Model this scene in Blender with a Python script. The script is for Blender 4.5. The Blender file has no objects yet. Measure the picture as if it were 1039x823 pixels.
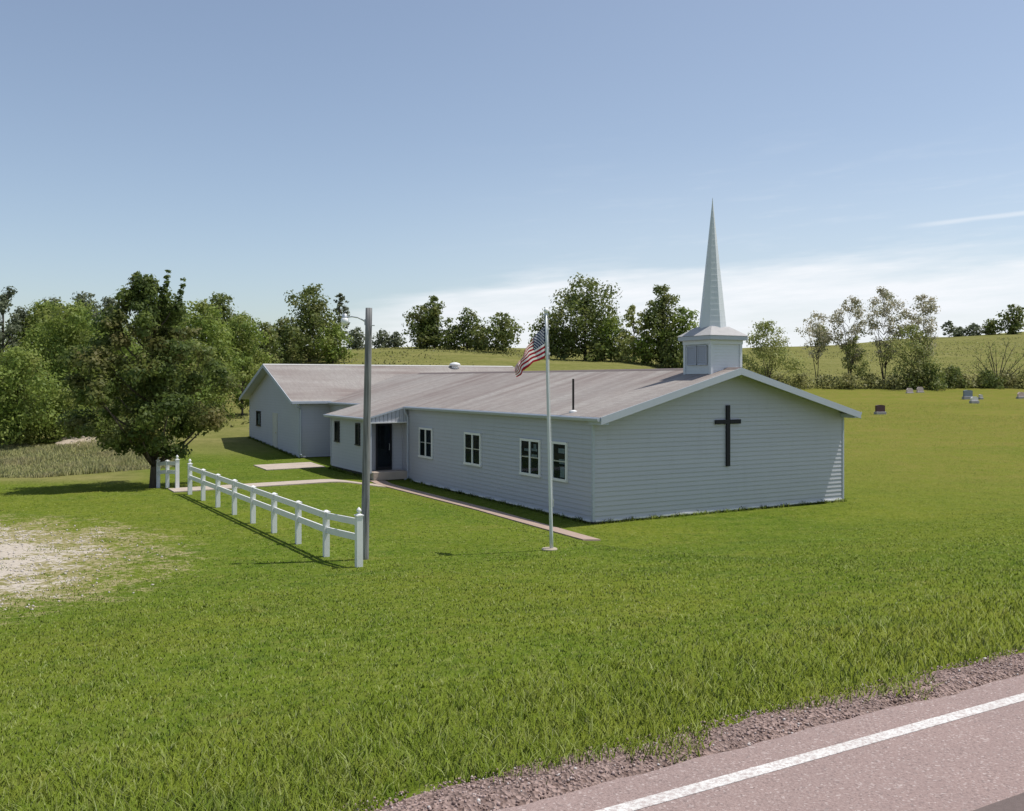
import bpy, bmesh, math, random
import numpy as np
from mathutils import Vector, Matrix, noise as mnoise

# ------------------------------------------------------------------ camera, sky, sun, exposure
S = bpy.context.scene
COL = S.collection
CAMZ, FPX, PX0, HOR = 4.0, 955.0, 519.5, 386.5     # eye height over the church's sill, focal length in px, centre x, horizon y
cam = bpy.data.objects.new('camera', bpy.data.cameras.new('camera')); COL.objects.link(cam)
cam.location = (0, 0, CAMZ); cam.rotation_euler = (math.radians(90), 0, 0)
cam.data.sensor_width = 36; cam.data.lens = FPX / 1039 * 36
cam.data.shift_y = -(411.5 - HOR) / 1039
cam.data.clip_start = 0.05; cam.data.clip_end = 6000
S.camera = cam
S.view_settings.view_transform = 'Standard'; S.view_settings.look = 'None'
S.view_settings.exposure = 0.48; S.view_settings.gamma = 1; S.view_settings.use_curve_mapping = False
SUN_EL, SUN_AZ = math.radians(66.5), math.radians(80.0)      # azimuth clockwise from +Y
W = bpy.data.worlds.new('World'); S.world = W; W.use_nodes = True
def build_sky():
    nt = W.node_tree; N = nt.nodes; Lk = nt.links
    for n in list(N): N.remove(n)
    def nd(t, **k):
        n = N.new(t)
        for a, b in k.items(): setattr(n, a, b)
        return n
    def mt(op, a, b=None, c=None, clamp=False):
        n = nd('ShaderNodeMath', operation=op, use_clamp=clamp)
        for i, v in enumerate((a, b, c)):
            if v is None: continue
            if isinstance(v, (int, float)): n.inputs[i].default_value = v
            else: Lk.new(v, n.inputs[i])
        return n.outputs[0]
    out = nd('ShaderNodeOutputWorld'); bg = nd('ShaderNodeBackground')
    sky = nd('ShaderNodeTexSky', sky_type='NISHITA')
    sky.sun_disc = False; sky.sun_elevation = SUN_EL; sky.sun_rotation = SUN_AZ
    sky.altitude = 200; sky.air_density = 1.0; sky.dust_density = 1.0; sky.ozone_density = 1.6
    tc = nd('ShaderNodeTexCoord'); sp = nd('ShaderNodeSeparateXYZ'); Lk.new(tc.outputs['Generated'], sp.inputs[0])
    x, y, z = sp.outputs
    az = mt('ARCTAN2', x, y); el = mt('ARCSINE', z)
    cb = nd('ShaderNodeCombineXYZ')
    Lk.new(mt('MULTIPLY', az, 5.0), cb.inputs[0]); Lk.new(mt('MULTIPLY', mt('SUBTRACT', el, mt('MULTIPLY', az, 0.05)), 38.0), cb.inputs[1])
    def noi(scale, det, rough=.55):
        n = nd('ShaderNodeTexNoise'); n.inputs['Scale'].default_value = scale; n.inputs['Detail'].default_value = det
        n.inputs['Roughness'].default_value = rough; Lk.new(cb.outputs[0], n.inputs['Vector']); return n.outputs['Fac']
    def sstep(v, a, b):
        n = nd('ShaderNodeMapRange', interpolation_type='SMOOTHSTEP'); Lk.new(v, n.inputs['Value'])
        n.inputs['From Min'].default_value = a; n.inputs['From Max'].default_value = b; return n.outputs['Result']
    n1 = noi(.55, 5); n2 = noi(1.7, 8, .62)
    # a low bank of thin white cloud whose top climbs slowly to the right
    top = mt('ADD', 0.080, mt('MULTIPLY', sstep(az, -.24, .12), 0.045))
    top = mt('ADD', top, mt('MULTIPLY', mt('SUBTRACT', n1, .5), .085))
    bank = sstep(mt('SUBTRACT', top, el), -0.004, 0.020)
    bank = mt('MULTIPLY', bank, sstep(az, -.26, -.06))
    bank = mt('MULTIPLY', bank, mt('ADD', .68, mt('MULTIPLY', sstep(n2, .3, .62), .32)))
    # streaks of cirrus higher up
    wis = mt('MULTIPLY', sstep(n2, .50, .74), mt('MULTIPLY', sstep(el, .30, .12), sstep(az, -.15, .25)))
    cl = mt('ADD', mt('MULTIPLY', bank, .92), mt('MULTIPLY', wis, .18), clamp=True)
    veil = mt('MULTIPLY', sstep(az, -.30, .25), mt('ADD', .03, mt('MULTIPLY', sstep(el, .26, .10), .13)))
    cl = mt('ADD', cl, mt('MULTIPLY', veil, mt('SUBTRACT', 1.0, cl)), clamp=True)
    # one long thin streak low on the right
    cen = mt('ADD', .128, mt('MULTIPLY', az, .055))
    st = mt('MULTIPLY', sstep(mt('ABSOLUTE', mt('SUBTRACT', el, cen)), .0034, .0004), mt('MULTIPLY', sstep(az, .38, .44), sstep(noi(.9, 3), .44, .56)))
    cl = mt('ADD', cl, mt('MULTIPLY', st, .38), clamp=True)
    hs = nd('ShaderNodeHueSaturation'); hs.inputs['Saturation'].default_value = .84; hs.inputs['Value'].default_value = 1.0
    Lk.new(sky.outputs[0], hs.inputs['Color'])
    mix = nd('ShaderNodeMix', data_type='RGBA'); Lk.new(cl, mix.inputs['Factor'])
    Lk.new(hs.outputs[0], mix.inputs['A']); mix.inputs['B'].default_value = (7.0, 7.25, 7.6, 1)
    Lk.new(mix.outputs['Result'], bg.inputs['Color']); bg.inputs['Strength'].default_value = 0.094
    Lk.new(bg.outputs[0], out.inputs[0])
build_sky()
sd = bpy.data.lights.new('sun', 'SUN'); sd.energy = 3.15; sd.angle = math.radians(.53); sd.color = (1, .955, .88)
sun = bpy.data.objects.new('sun', sd); COL.objects.link(sun)
sdir = Vector((math.sin(SUN_AZ) * math.cos(SUN_EL), math.cos(SUN_AZ) * math.cos(SUN_EL), math.sin(SUN_EL)))
sun.rotation_euler = sdir.to_track_quat('Z', 'Y').to_euler(); sun.location = sdir * 60

random.seed(7); rng = np.random.default_rng(7)
# ------------------------------------------------------------------ frames: camera metres (X, Y) and church axes (u along the road, w away from it)
TH = math.radians(29.76); CT, ST = math.cos(TH), math.sin(TH); OX, OY = 2.3, 26.7
def LW(u, w): return OX + CT * u - ST * w, OY + ST * u + CT * w
def WL(X, Y): return (X - OX) * CT + (Y - OY) * ST, -(X - OX) * ST + (Y - OY) * CT
def ss(v, a, b):
    t = np.clip((v - a) / (b - a), 0, 1); return t * t * (3 - 2 * t)
RT = np.array([-.60, -.42, -.28, -.10, .10, .30, .45, .58])
YT = np.array([45, 60, 80, 100, 120, 150, 190, 240, 290, 400, 900, 3000.])
ZT = np.array([
 [.45, .9, 2.0, 3.2, 4.5, 6.5, 8.5, 10, 10.5, 8, 2, 0],
 [.45, .9, 2.0, 3.4, 5.0, 7.2, 9.0, 10, 10.5, 8, 2, 0],
 [.40, 1.0, 3.0, 5.0, 6.8, 8.6, 9.6, 10, 10, 8, 2, 0],
 [.35, .9, 2.8, 5.2, 7.6, 9.3, 10.2, 10, 9, 7, 2, 0],
 [.30, .8, 2.2, 4.4, 6.7, 8.9, 10.4, 10.8, 10, 8, 2, 0],
 [.25, .6, 1.15, 2.1, 3.5, 5.8, 9.0, 12.7, 13.8, 12, 4, 0],
 [.22, .55, 1.1, 2.0, 3.5, 6.0, 10.0, 14.6, 17.5, 16, 6, 0],
 [.22, .55, 1.1, 2.0, 3.5, 6.2, 10.6, 15.6, 19.6, 20, 8, 0]])
def far_z(X, Y):
    r = np.clip(X / np.maximum(Y, 1), RT[0] + 1e-4, RT[-1] - 1e-4); yy = np.clip(Y, YT[0], YT[-1] - 1)
    i = np.clip(np.searchsorted(RT, r) - 1, 0, len(RT) - 2); j = np.clip(np.searchsorted(YT, yy) - 1, 0, len(YT) - 2)
    a = (r - RT[i]) / (RT[i + 1] - RT[i]); a = a * a * (3 - 2 * a); b = (yy - YT[j]) / (YT[j + 1] - YT[j])
    return (ZT[i, j] * (1 - b) + ZT[i, j + 1] * b) * (1 - a) + (ZT[i + 1, j] * (1 - b) + ZT[i + 1, j + 1] * b) * a
def GH(X, Y):
    X = np.asarray(X, float); Y = np.asarray(Y, float)
    u, w = WL(X, Y)
    left = ss(u, -1.2, -4.0)                       # 0 beside the wall, 1 out on the lawn
    entry = ss(w, 11.8, 14.2) * ss(u, 2.0, -1.2)   # ground is a little higher round the entry court
    base = -.06 + .36 * left
    base = base * (1 - entry) + .12 * entry + .03 * ss(u, 12, 30)
    tb = np.clip((w + 3.4) / -13.8, 0, 1); bank = .6 * tb + .4 * tb * tb * (3 - 2 * tb)
    z = base * (1 - bank) + 1.56 * bank
    z = z - .10 * ss(w, -17.15, -17.5)
    z = z + .012 * np.sin(u * .9 + .6 * w) * ss(w, -17, -14) * ss(w, -3, -7)
    far = ss(Y, 38, 54) * ss(w, -6, 14)
    return z * (1 - far) + far_z(X, Y) * far
def gz(X, Y): return float(GH(X, Y))
def atpix(px, Y): return (px - PX0) / FPX * Y
def zpix(py, Y): return CAMZ - (py - HOR) / FPX * Y
def ray(px, py, lo=4.0, hi=400.):
    """where a line of sight through the photograph's pixel meets the ground"""
    Y = lo
    while Y < hi:
        if gz(atpix(px, Y), Y) > zpix(py, Y): break
        Y *= 1.004
    return atpix(px, Y), Y

# ------------------------------------------------------------------ helpers
def tag(o, label=None, cat=None, group=None, kind=None):
    if label: o['label'] = label
    if cat: o['category'] = cat
    if group: o['group'] = group
    if kind: o['kind'] = kind
    return o
def thing(name, label, cat, loc=(0, 0, 0), rotz=0, group=None):
    o = bpy.data.objects.new(name, None); COL.objects.link(o)
    o.location = loc; o.rotation_euler = (0, 0, rotz); o.empty_display_size = .2
    return tag(o, label, cat, group)
def link(name, me, parent=None):
    o = bpy.data.objects.new(name, me); COL.objects.link(o)
    if parent is not None: o.parent = parent
    return o
class MB:
    """collects boxes, prisms and tubes into one mesh"""
    def __init__(s): s.v = []; s.f = []; s.m = []
    def add(s, vs, fs, m=0):
        k = len(s.v); s.v += [tuple(v) for v in vs]; s.f += [[k + i for i in f] for f in fs]; s.m += [m] * len(fs); return s
    def box(s, a, b, m=0):
        (x0, y0, z0), (x1, y1, z1) = a, b
        x0, x1 = min(x0, x1), max(x0, x1); y0, y1 = min(y0, y1), max(y0, y1); z0, z1 = min(z0, z1), max(z0, z1)
        return s.add([(x0, y0, z0), (x1, y0, z0), (x1, y1, z0), (x0, y1, z0), (x0, y0, z1), (x1, y0, z1), (x1, y1, z1), (x0, y1, z1)],
                     [(0, 3, 2, 1), (4, 5, 6, 7), (0, 1, 5, 4), (1, 2, 6, 5), (2, 3, 7, 6), (3, 0, 4, 7)], m)
    def prism(s, lo, hi, m=0, mtop=None):
        """lo, hi: matching loops (counter clockwise seen from the hi side)"""
        n = len(lo); vs = list(lo) + list(hi)
        s.add(vs, [list(range(n))[::-1]] + [(i, (i + 1) % n, n + (i + 1) % n, n + i) for i in range(n)], m)
        k = len(s.v) - 2 * n; s.f.append([k + n + i for i in range(n)]); s.m.append(m if mtop is None else mtop); return s
    def tube(s, pts, rad, n=8, m=0, cap=True):
        pts = [Vector(p) for p in pts]; k = len(s.v); rings = []
        if not hasattr(rad, '__len__'): rad = [rad] * len(pts)
        ref = None
        for i, p in enumerate(pts):
            d = (pts[min(i + 1, len(pts) - 1)] - pts[max(i - 1, 0)]).normalized()
            if ref is None: ref = Vector((1, 0, 0)) if abs(d.x) < .8 else Vector((0, 1, 0))
            a = (ref - d * ref.dot(d)).normalized(); ref = a; b = d.cross(a)
            for j in range(n):
                t = 2 * math.pi * j / n; q = p + (a * math.cos(t) + b * math.sin(t)) * rad[i]; s.v.append(tuple(q))
        for i in range(len(pts) - 1):
            for j in range(n):
                s.f.append([k + i * n + j, k + i * n + (j + 1) % n, k + (i + 1) * n + (j + 1) % n, k + (i + 1) * n + j]); s.m.append(m)
        if cap:
            s.f.append([k + j for j in range(n)][::-1]); s.m.append(m)
            e = k + (len(pts) - 1) * n; s.f.append([e + j for j in range(n)]); s.m.append(m)
        return s
    def lathe(s, prof, c=(0, 0, 0), n=16, m=0, ph=0):
        k = len(s.v)
        for r, z in prof:
            for j in range(n):
                t = ph + 2 * math.pi * j / n; s.v.append((c[0] + r * math.cos(t), c[1] + r * math.sin(t), c[2] + z))
        for i in range(len(prof) - 1):
            for j in range(n):
                s.f.append([k + i * n + j, k + i * n + (j + 1) % n, k + (i + 1) * n + (j + 1) % n, k + (i + 1) * n + j]); s.m.append(m)
        s.f.append([k + j for j in range(n)][::-1]); s.m.append(m)
        e = k + (len(prof) - 1) * n; s.f.append([e + j for j in range(n)]); s.m.append(m)
        return s
    def build(s, name, mats, parent=None, smooth=False, bevel=0):
        me = bpy.data.meshes.new(name); me.from_pydata(s.v, [], s.f)
        for mm in (mats if isinstance(mats, (list, tuple)) else [mats]): me.materials.append(mm)
        me.polygons.foreach_set('material_index', s.m)
        if smooth: me.polygons.foreach_set('use_smooth', [True] * len(s.f))
        if bevel:
            bm = bmesh.new(); bm.from_mesh(me)
            bmesh.ops.bevel(bm, geom=bm.edges[:], offset=bevel, segments=1, affect='EDGES', clamp_overlap=True); bm.to_mesh(me); bm.free()
        me.update(); return link(name, me, parent)
def mesh_np(name, V, F, mat, parent=None, attrs=None, smooth=False, loops=None):
    """V (n,3); F (m,k) equal sized faces"""
    me = bpy.data.meshes.new(name); F = np.asarray(F, np.int32); m, k = F.shape
    me.vertices.add(len(V)); me.vertices.foreach_set('co', np.asarray(V, np.float32).ravel())
    me.loops.add(m * k); me.loops.foreach_set('vertex_index', F.ravel())
    me.polygons.add(m); me.polygons.foreach_set('loop_start', np.arange(m, dtype=np.int32) * k)
    try: me.polygons.foreach_set('loop_total', np.full(m, k, np.int32))
    except Exception: pass
    if smooth: me.polygons.foreach_set('use_smooth', np.ones(m, bool))
    for an, av in (attrs or {}).items():
        a = me.attributes.new(an, 'FLOAT', 'POINT'); a.data.foreach_set('value', np.asarray(av, np.float32))
    me.materials.append(mat); me.update(calc_edges=True); me.validate()
    return link(name, me, parent)

# ------------------------------------------------------------------ materials
class NM:
    def __init__(s, name, rough=.8, spec=.3):
        s.m = bpy.data.materials.new(name); s.m.use_nodes = True; s.nt = s.m.node_tree; s.N = s.nt.nodes; s.L = s.nt.links
        s.p = s.N['Principled BSDF']; s.p.inputs['Roughness'].default_value = rough; s.p.inputs['Specular IOR Level'].default_value = spec
        s._geo = None
    def put(s, a, b):
        if hasattr(a, 'node'): s.L.new(a, b)
        elif isinstance(a, (tuple, list)) and len(a) == 3 and len(getattr(b, 'default_value', (0, 0, 0))) == 4: b.default_value = (*a, 1)
        else: b.default_value = a
    def pos(s, obj=False):
        if obj: return s.N.new('ShaderNodeTexCoord').outputs['Object']
        if s._geo is None: s._geo = s.N.new('ShaderNodeNewGeometry')
        return s._geo.outputs['Position']
    def scale(s, v, sc, rotz=0):
        n = s.N.new('ShaderNodeMapping'); s.L.new(v, n.inputs[0]); n.inputs['Scale'].default_value = sc; n.inputs['Rotation'].default_value = (0, 0, rotz); return n.outputs[0]
    def noise(s, v, sc, det=3, rough=.55, dist=0):
        n = s.N.new('ShaderNodeTexNoise'); s.L.new(v, n.inputs['Vector']); n.inputs['Scale'].default_value = sc
        n.inputs['Detail'].default_value = det; n.inputs['Roughness'].default_value = rough; n.inputs['Distortion'].default_value = dist; return n.outputs['Fac']
    def voro(s, v, sc, feat='F1', out='Distance'):
        n = s.N.new('ShaderNodeTexVoronoi'); n.feature = feat; s.L.new(v, n.inputs['Vector']); n.inputs['Scale'].default_value = sc; return n.outputs[out]
    def rng(s, v, a, b, c=0, d=1):
        n = s.N.new('ShaderNodeMapRange'); s.put(v, n.inputs['Value']); n.inputs['From Min'].default_value = a; n.inputs['From Max'].default_value = b
        n.inputs['To Min'].default_value = c; n.inputs['To Max'].default_value = d; return n.outputs['Result']
    def math(s, op, a, b=0, c=0):
        n = s.N.new('ShaderNodeMath'); n.operation = op
        for i, v in enumerate((a, b, c)): s.put(v, n.inputs[i])
        return n.outputs[0]
    def mix(s, f, a, b, mode='MIX'):
        n = s.N.new('ShaderNodeMix'); n.data_type = 'RGBA'; n.blend_type = mode
        s.put(f, n.inputs['Factor']); s.put(a, n.inputs['A']); s.put(b, n.inputs['B']); return n.outputs['Result']
    def attr(s, name):
        n = s.N.new('ShaderNodeAttribute'); n.attribute_name = name; return n.outputs['Fac']
    def bump(s, h, dist=.01, st=1):
        n = s.N.new('ShaderNodeBump'); s.L.new(h, n.inputs['Height']); n.inputs['Distance'].default_value = dist; n.inputs['Strength'].default_value = st
        s.L.new(n.outputs[0], s.p.inputs['Normal'])
    def col(s, c): s.put(c, s.p.inputs['Base Color']); return s
def simple(name, c, rough=.7, var=.12, sc=3, metal=0, spec=.3, bump=0):
    k = NM(name, rough, spec); n = k.noise(k.pos(), sc, 4)
    k.col(k.mix(n, tuple(x * (1 - var) for x in c), tuple(min(1, x * (1 + var)) for x in c))); k.p.inputs['Metallic'].default_value = metal
    if bump: k.bump(k.noise(k.pos(), sc * 8, 4), bump)
    return k.m
M = {}
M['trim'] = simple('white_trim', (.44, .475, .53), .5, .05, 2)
M['vinyl'] = simple('white_vinyl', (.77, .77, .755), .4, .09, 2.2)
M['foundation'] = simple('foundation_concrete', (.085, .08, .08), .9, .25, 4)
M['concrete'] = simple('path_concrete', (.44, .37, .31), .9, .22, 2.5, bump=.01)
M['walk'] = simple('stained_walk_concrete', (.36, .27, .22), .9, .25, 2.2, bump=.01)
M['metal'] = simple('galvanised_metal', (.50, .52, .54), .42, .15, 3, metal=.55)
M['alu'] = simple('painted_pole', (.62, .64, .66), .45, .08, 3, metal=.2)
M['dark'] = simple('dark_interior', (.012, .013, .017), .8, .2, 5)
M['cross'] = simple('dark_cross_paint', (.012, .012, .018), .6, .2, 5)
M['blackpipe'] = simple('black_pipe', (.02, .018, .017), .5, .2, 5)
M['door'] = simple('pale_door_paint', (.55, .54, .50), .6, .05, 2)
M['bronze'] = simple('bronze_frame', (.018, .018, .022), .5, .2, 5)
M['pale_panel'] = simple('pale_panel_grey', (.40, .41, .40), .9, .2, 6)
M['brass'] = simple('brass', (.5, .4, .2), .35, .1, 5, metal=.8)
def m_siding():
    k = NM('white_lap_siding', .55, .35); p = k.pos()
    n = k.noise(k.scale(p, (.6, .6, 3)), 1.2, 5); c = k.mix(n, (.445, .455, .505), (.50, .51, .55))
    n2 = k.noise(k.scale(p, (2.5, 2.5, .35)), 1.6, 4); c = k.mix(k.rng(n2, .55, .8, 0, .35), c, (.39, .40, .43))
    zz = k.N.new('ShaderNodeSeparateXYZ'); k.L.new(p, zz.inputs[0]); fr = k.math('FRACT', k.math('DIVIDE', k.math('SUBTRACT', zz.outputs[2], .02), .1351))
    g = k.math('MULTIPLY', k.rng(fr, .0, .16, 1, 0), k.rng(k.noise(p, 2.2, 3), .3, .7, .08, .30)); g.node.use_clamp = True; c = k.mix(g, c, (.13, .145, .17)); k.col(c); return k.m      # shadow line of each lap, painted into the colour as a darker band
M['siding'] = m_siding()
def m_roof():
    k = NM('weathered_shingles', .93, .15); o = k.pos(True)          # building axes: x runs down the slope, y along the eave
    n = k.noise(k.scale(o, (.16, 1.4, .2), .35), 1.0, 6, .6)          # long streaks washed down the slope
    n2 = k.noise(o, .35, 4); n3 = k.noise(o, 26, 3, .7); n4 = k.noise(k.scale(o, (5.2, 1.0, 1)), 2.2, 2)
    c = k.mix(k.rng(n, .34, .66), (.205, .162, .145), (.385, .36, .33))
    c = k.mix(k.rng(n2, .36, .66, 0, .6), c, (.36, .35, .325))
    c = k.mix(k.rng(n4, .42, .62, 0, .28), c, (.19, .155, .15))
    c = k.mix(k.rng(n3, .3, .7, 0, .5), c, (.17, .14, .135))
    k.col(c); k.bump(n3, .01, .7); return k.m
M['roof'] = m_roof()
def m_glass():
    k = NM('window_glass', .04, .5); nt = k.nt
    g = k.N.new('ShaderNodeBsdfGlossy'); g.inputs['Roughness'].default_value = .03
    t = k.N.new('ShaderNodeBsdfTransparent'); t.inputs[0].default_value = (.75, .8, .82, 1)
    lw = k.N.new('ShaderNodeLayerWeight'); lw.inputs[0].default_value = .5; f = k.N.new('ShaderNodeMath'); f.operation = 'MULTIPLY_ADD'; f.inputs[1].default_value = .02; f.inputs[2].default_value = .01; g.inputs[0].default_value = (.7, .82, 1, 1); k.L.new(lw.outputs['Facing'], f.inputs[0])
    m = k.N.new('ShaderNodeMixShader'); k.L.new(f.outputs[0], m.inputs[0]); k.L.new(t.outputs[0], m.inputs[1]); k.L.new(g.outputs[0], m.inputs[2])
    k.L.new(m.outputs[0], k.N['Material Output'].inputs['Surface']); return k.m
M['glass'] = m_glass()
def m_wood():
    k = NM('weathered_pole_wood', .9, .15); o = k.pos(True)
    n = k.noise(k.scale(o, (22, 22, .9)), 1.5, 5); n2 = k.noise(o, 1.3, 4)
    c = k.mix(k.rng(n, .35, .65), (.09, .092, .095), (.30, .30, .30)); c = k.mix(k.rng(n2, .45, .7, 0, .5), c, (.23, .22, .19))
    k.col(c); k.bump(n, .01, .8); return k.m
M['wood'] = m_wood()
def m_bark():
    k = NM('bark', .95, .1); o = k.pos(True); n = k.noise(k.scale(o, (9, 9, 2)), 2, 5)
    k.col(k.mix(n, (.045, .035, .027), (.16, .135, .11))); k.bump(n, .03); return k.m
M['bark'] = m_bark()
def lean_up(k, amt):
    g = k.N.new('ShaderNodeNewGeometry'); a = k.N.new('ShaderNodeVectorMath'); a.operation = 'SCALE'; k.L.new(g.outputs['Normal'], a.inputs[0]); a.inputs['Scale'].default_value = 1 - amt
    b = k.N.new('ShaderNodeVectorMath'); b.operation = 'ADD'; k.L.new(a.outputs[0], b.inputs[0]); b.inputs[1].default_value = (0, 0, amt)
    n = k.N.new('ShaderNodeVectorMath'); n.operation = 'NORMALIZE'; k.L.new(b.outputs[0], n.inputs[0]); k.L.new(n.outputs[0], k.p.inputs['Normal'])
def leafmat(name, a, b, c=None, trans=.35):
    k = NM(name, .55, .25); v = k.attr('var'); q = k.noise(k.pos(), .55, 3)
    col = k.mix(v, a, b)
    if c: col = k.mix(k.rng(q, .48, .66, 0, .75), col, c)
    k.col(col)
    if 'stalks' in name: lean_up(k, .6)
    t = k.N.new('ShaderNodeBsdfTranslucent'); k.put(k.mix(.5, col, b), t.inputs['Color'])
    m = k.N.new('ShaderNodeMixShader'); m.inputs[0].default_value = trans
    k.L.new(k.p.outputs[0], m.inputs[1]); k.L.new(t.outputs[0], m.inputs[2]); k.L.new(m.outputs[0], k.N['Material Output'].inputs['Surface']); return k.m
M['leaf_maple'] = leafmat('leaves_olive_maple', (.040, .072, .017), (.175, .225, .055), (.27, .215, .08), .5)
M['leaf_wood'] = leafmat('leaves_mid_green', (.105, .165, .026), (.28, .35, .075), (.28, .285, .085), .42)
M['leaf_dark'] = leafmat('leaves_dark_green', (.070, .105, .026), (.20, .24, .065), (.25, .235, .085), .42)
M['leaf_blue'] = leafmat('leaves_far_grey_green', (.09, .115, .07), (.20, .225, .13), None, .42)
M['leaf_light'] = leafmat('leaves_yellow_green', (.17, .21, .05), (.38, .41, .14), (.36, .34, .15), .42)
M['leaf_pink'] = leafmat('leaves_faded_tan', (.20, .21, .10), (.52, .47, .36), (.24, .28, .10), .5)
M['leaf_hedge'] = leafmat('leaves_hedge', (.14, .155, .05), (.36, .36, .13), (.38, .34, .17), .42)
M['weed'] = leafmat('weed_stalks', (.20, .23, .07), (.44, .42, .19), (.38, .33, .17), .5)
M['meadow'] = leafmat('meadow_stalks', (.165, .185, .045), (.24, .24, .075), (.22, .20, .075), .4)
M['blade'] = None
def grass_colour(k):
    """one colour field for the lawn sheet and the blades that grow from it"""
    p = k.pos(); big = k.noise(p, .11, 4, .6); mid = k.noise(k.scale(p, (1, 2.2, 1), .5), .5, 5, .62); fine = k.noise(p, 4.5, 4, .65)
    c = k.mix(k.rng(mid, .30, .70), (.068, .116, .011), (.122, .168, .019))
    c = k.mix(k.rng(big, .42, .64, 0, .65), c, (.160, .178, .022))
    pat = k.noise(k.scale(p, (.5, 1.1, 1), .5), .9, 6, .7); c = k.mix(k.rng(pat, .55, .72, 0, .7), c, (.050, .100, .016)); c = k.mix(k.rng(pat, .42, .28, 0, .55), c, (.190, .180, .042))
    c = k.mix(k.rng(fine, .40, .75, 0, .35), c, (.18, .188, .055))
    gr1 = k.noise(p, 17, 4, .75); gr2 = k.noise(p, 2.1, 5, .75); gr3 = k.noise(k.scale(p, (1, .55, 1), .5), 7.5, 3, .8)
    c = k.mix(k.rng(gr3, .54, .66, 0, .55), c, (.040, .078, .012)); c = k.mix(k.rng(gr3, .44, .34, 0, .45), c, (.215, .228, .072))
    c = k.mix(k.rng(gr1, .56, .70, 0, .6), c, (.045, .085, .012)); c = k.mix(k.rng(gr1, .42, .30, 0, .5), c, (.210, .222, .066)); c = k.mix(k.rng(gr2, .56, .70, 0, .45), c, (.055, .100, .016)); c = k.mix(k.rng(gr2, .43, .32, 0, .4), c, (.200, .192, .050))
    return c, fine
def m_lawn():
    k = NM('lawn_and_meadow', 1, .01); p = k.pos(); c, fine = grass_colour(k)
    dry = k.attr('dry'); mead = k.attr('meadow'); gr = k.attr('gravel')
    md = k.noise(k.scale(p, (.10, .34, .3), .2), 1.0, 5, .65); mf = k.noise(p, 1.1, 6, .7)
    c = k.mix(k.math('MULTIPLY', dry, k.rng(md, .30, .62, .55, 1)), c, k.mix(k.rng(mf, .35, .65), (.205, .175, .050), (.158, .172, .030)))
    mc = k.mix(k.rng(md, .35, .65), (.165, .170, .050), (.235, .215, .082)); mc = k.mix(k.rng(mf, .38, .70, 0, .7), mc, (.105, .120, .032))
    c = k.mix(mead, c, mc)
    # worn gravel lot: stones and dust with grass breaking through
    g1 = k.noise(k.scale(p, (1, 1.3, 1)), 1.6, 7, .68); g2 = k.noise(p, 9, 5, .7); vor = k.voro(p, 22)
    sc_ = k.mix(g2, (.33, .28, .21), (.58, .52, .45)); sc_ = k.mix(k.rng(vor, 0, .5, .6, 0), sc_, (.40, .375, .35))
    straw = k.mix(k.rng(g2, .3, .7), (.15, .135, .05), (.40, .335, .19))
    f = k.math('ADD', gr, k.math('MULTIPLY', k.rng(k.math('ADD', k.math('MULTIPLY', g1, .6), k.math('MULTIPLY', g2, .4)), .34, .66, -.72, .72), k.rng(gr, 0, .12)))
    c = k.mix(k.rng(f, .12, .45, 0, .85), c, straw); c = k.mix(k.rng(f, .62, .90), c, sc_)
    k.col(c); k.bump(k.math('ADD', fine, k.math('MULTIPLY', g2, .4)), .05, .8); return k.m
M['lawn'] = m_lawn()
def m_blade():
    k = NM('grass_blades', .85, .04); c, _ = grass_colour(k); v = k.attr('var')
    c = k.mix(1, c, (1.60, 1.62, 1.55), 'MULTIPLY'); c = k.mix(k.rng(v, 0, .5, .22, 0), c, (.09, .15, .018)); c = k.mix(k.rng(v, .72, 1, 0, .75), c, (.38, .42, .19)); k.col(c); lean_up(k, .84)
    t = k.N.new('ShaderNodeBsdfTranslucent'); k.put(c, t.inputs['Color'])
    m = k.N.new('ShaderNodeMixShader'); m.inputs[0].default_value = .22
    k.L.new(k.p.outputs[0], m.inputs[1]); k.L.new(t.outputs[0], m.inputs[2]); k.L.new(m.outputs[0], k.N['Material Output'].inputs['Surface']); return k.m
M['blade'] = m_blade()
def m_road():
    k = NM('pink_chip_seal', .9, .2); p = k.pos(); v = k.voro(p, 75, out='Color'); sp = k.N.new('ShaderNodeSeparateColor'); k.L.new(v, sp.inputs[0])
    n = k.noise(p, 1.2, 5, .6); n2 = k.noise(p, 60, 4, .7)
    c = k.mix(k.rng(n2, .3, .7), (.235, .165, .150), (.39, .295, .268)); c = k.mix(k.rng(sp.outputs[0], .86, 1, 0, .6), c, (.58, .50, .47))
    c = k.mix(k.rng(sp.outputs[1], .82, 1, 0, .55), c, (.13, .10, .095)); c = k.mix(k.rng(n, .4, .7, 0, .3), c, (.22, .17, .16))
    k.col(c); k.bump(k.math('ADD', n2, sp.outputs[0]), .006, .7); return k.m
M['road'] = m_road()
def m_paint():
    k = NM('worn_road_paint', .8, .2); p = k.pos(); n = k.noise(p, 45, 5, .75); n2 = k.noise(p, 3, 4)
    c = k.mix(k.rng(n2, .3, .7), (.74, .73, .70), (.60, .58, .55)); k.col(k.mix(k.rng(n, .44, .60, 0, .85), c, (.38, .31, .29))); k.bump(n, .004); return k.m
M['paint'] = m_paint()
M['tar'] = simple('sealed_asphalt', (.15, .115, .105), .85, .25, 30, bump=.004)
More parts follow.
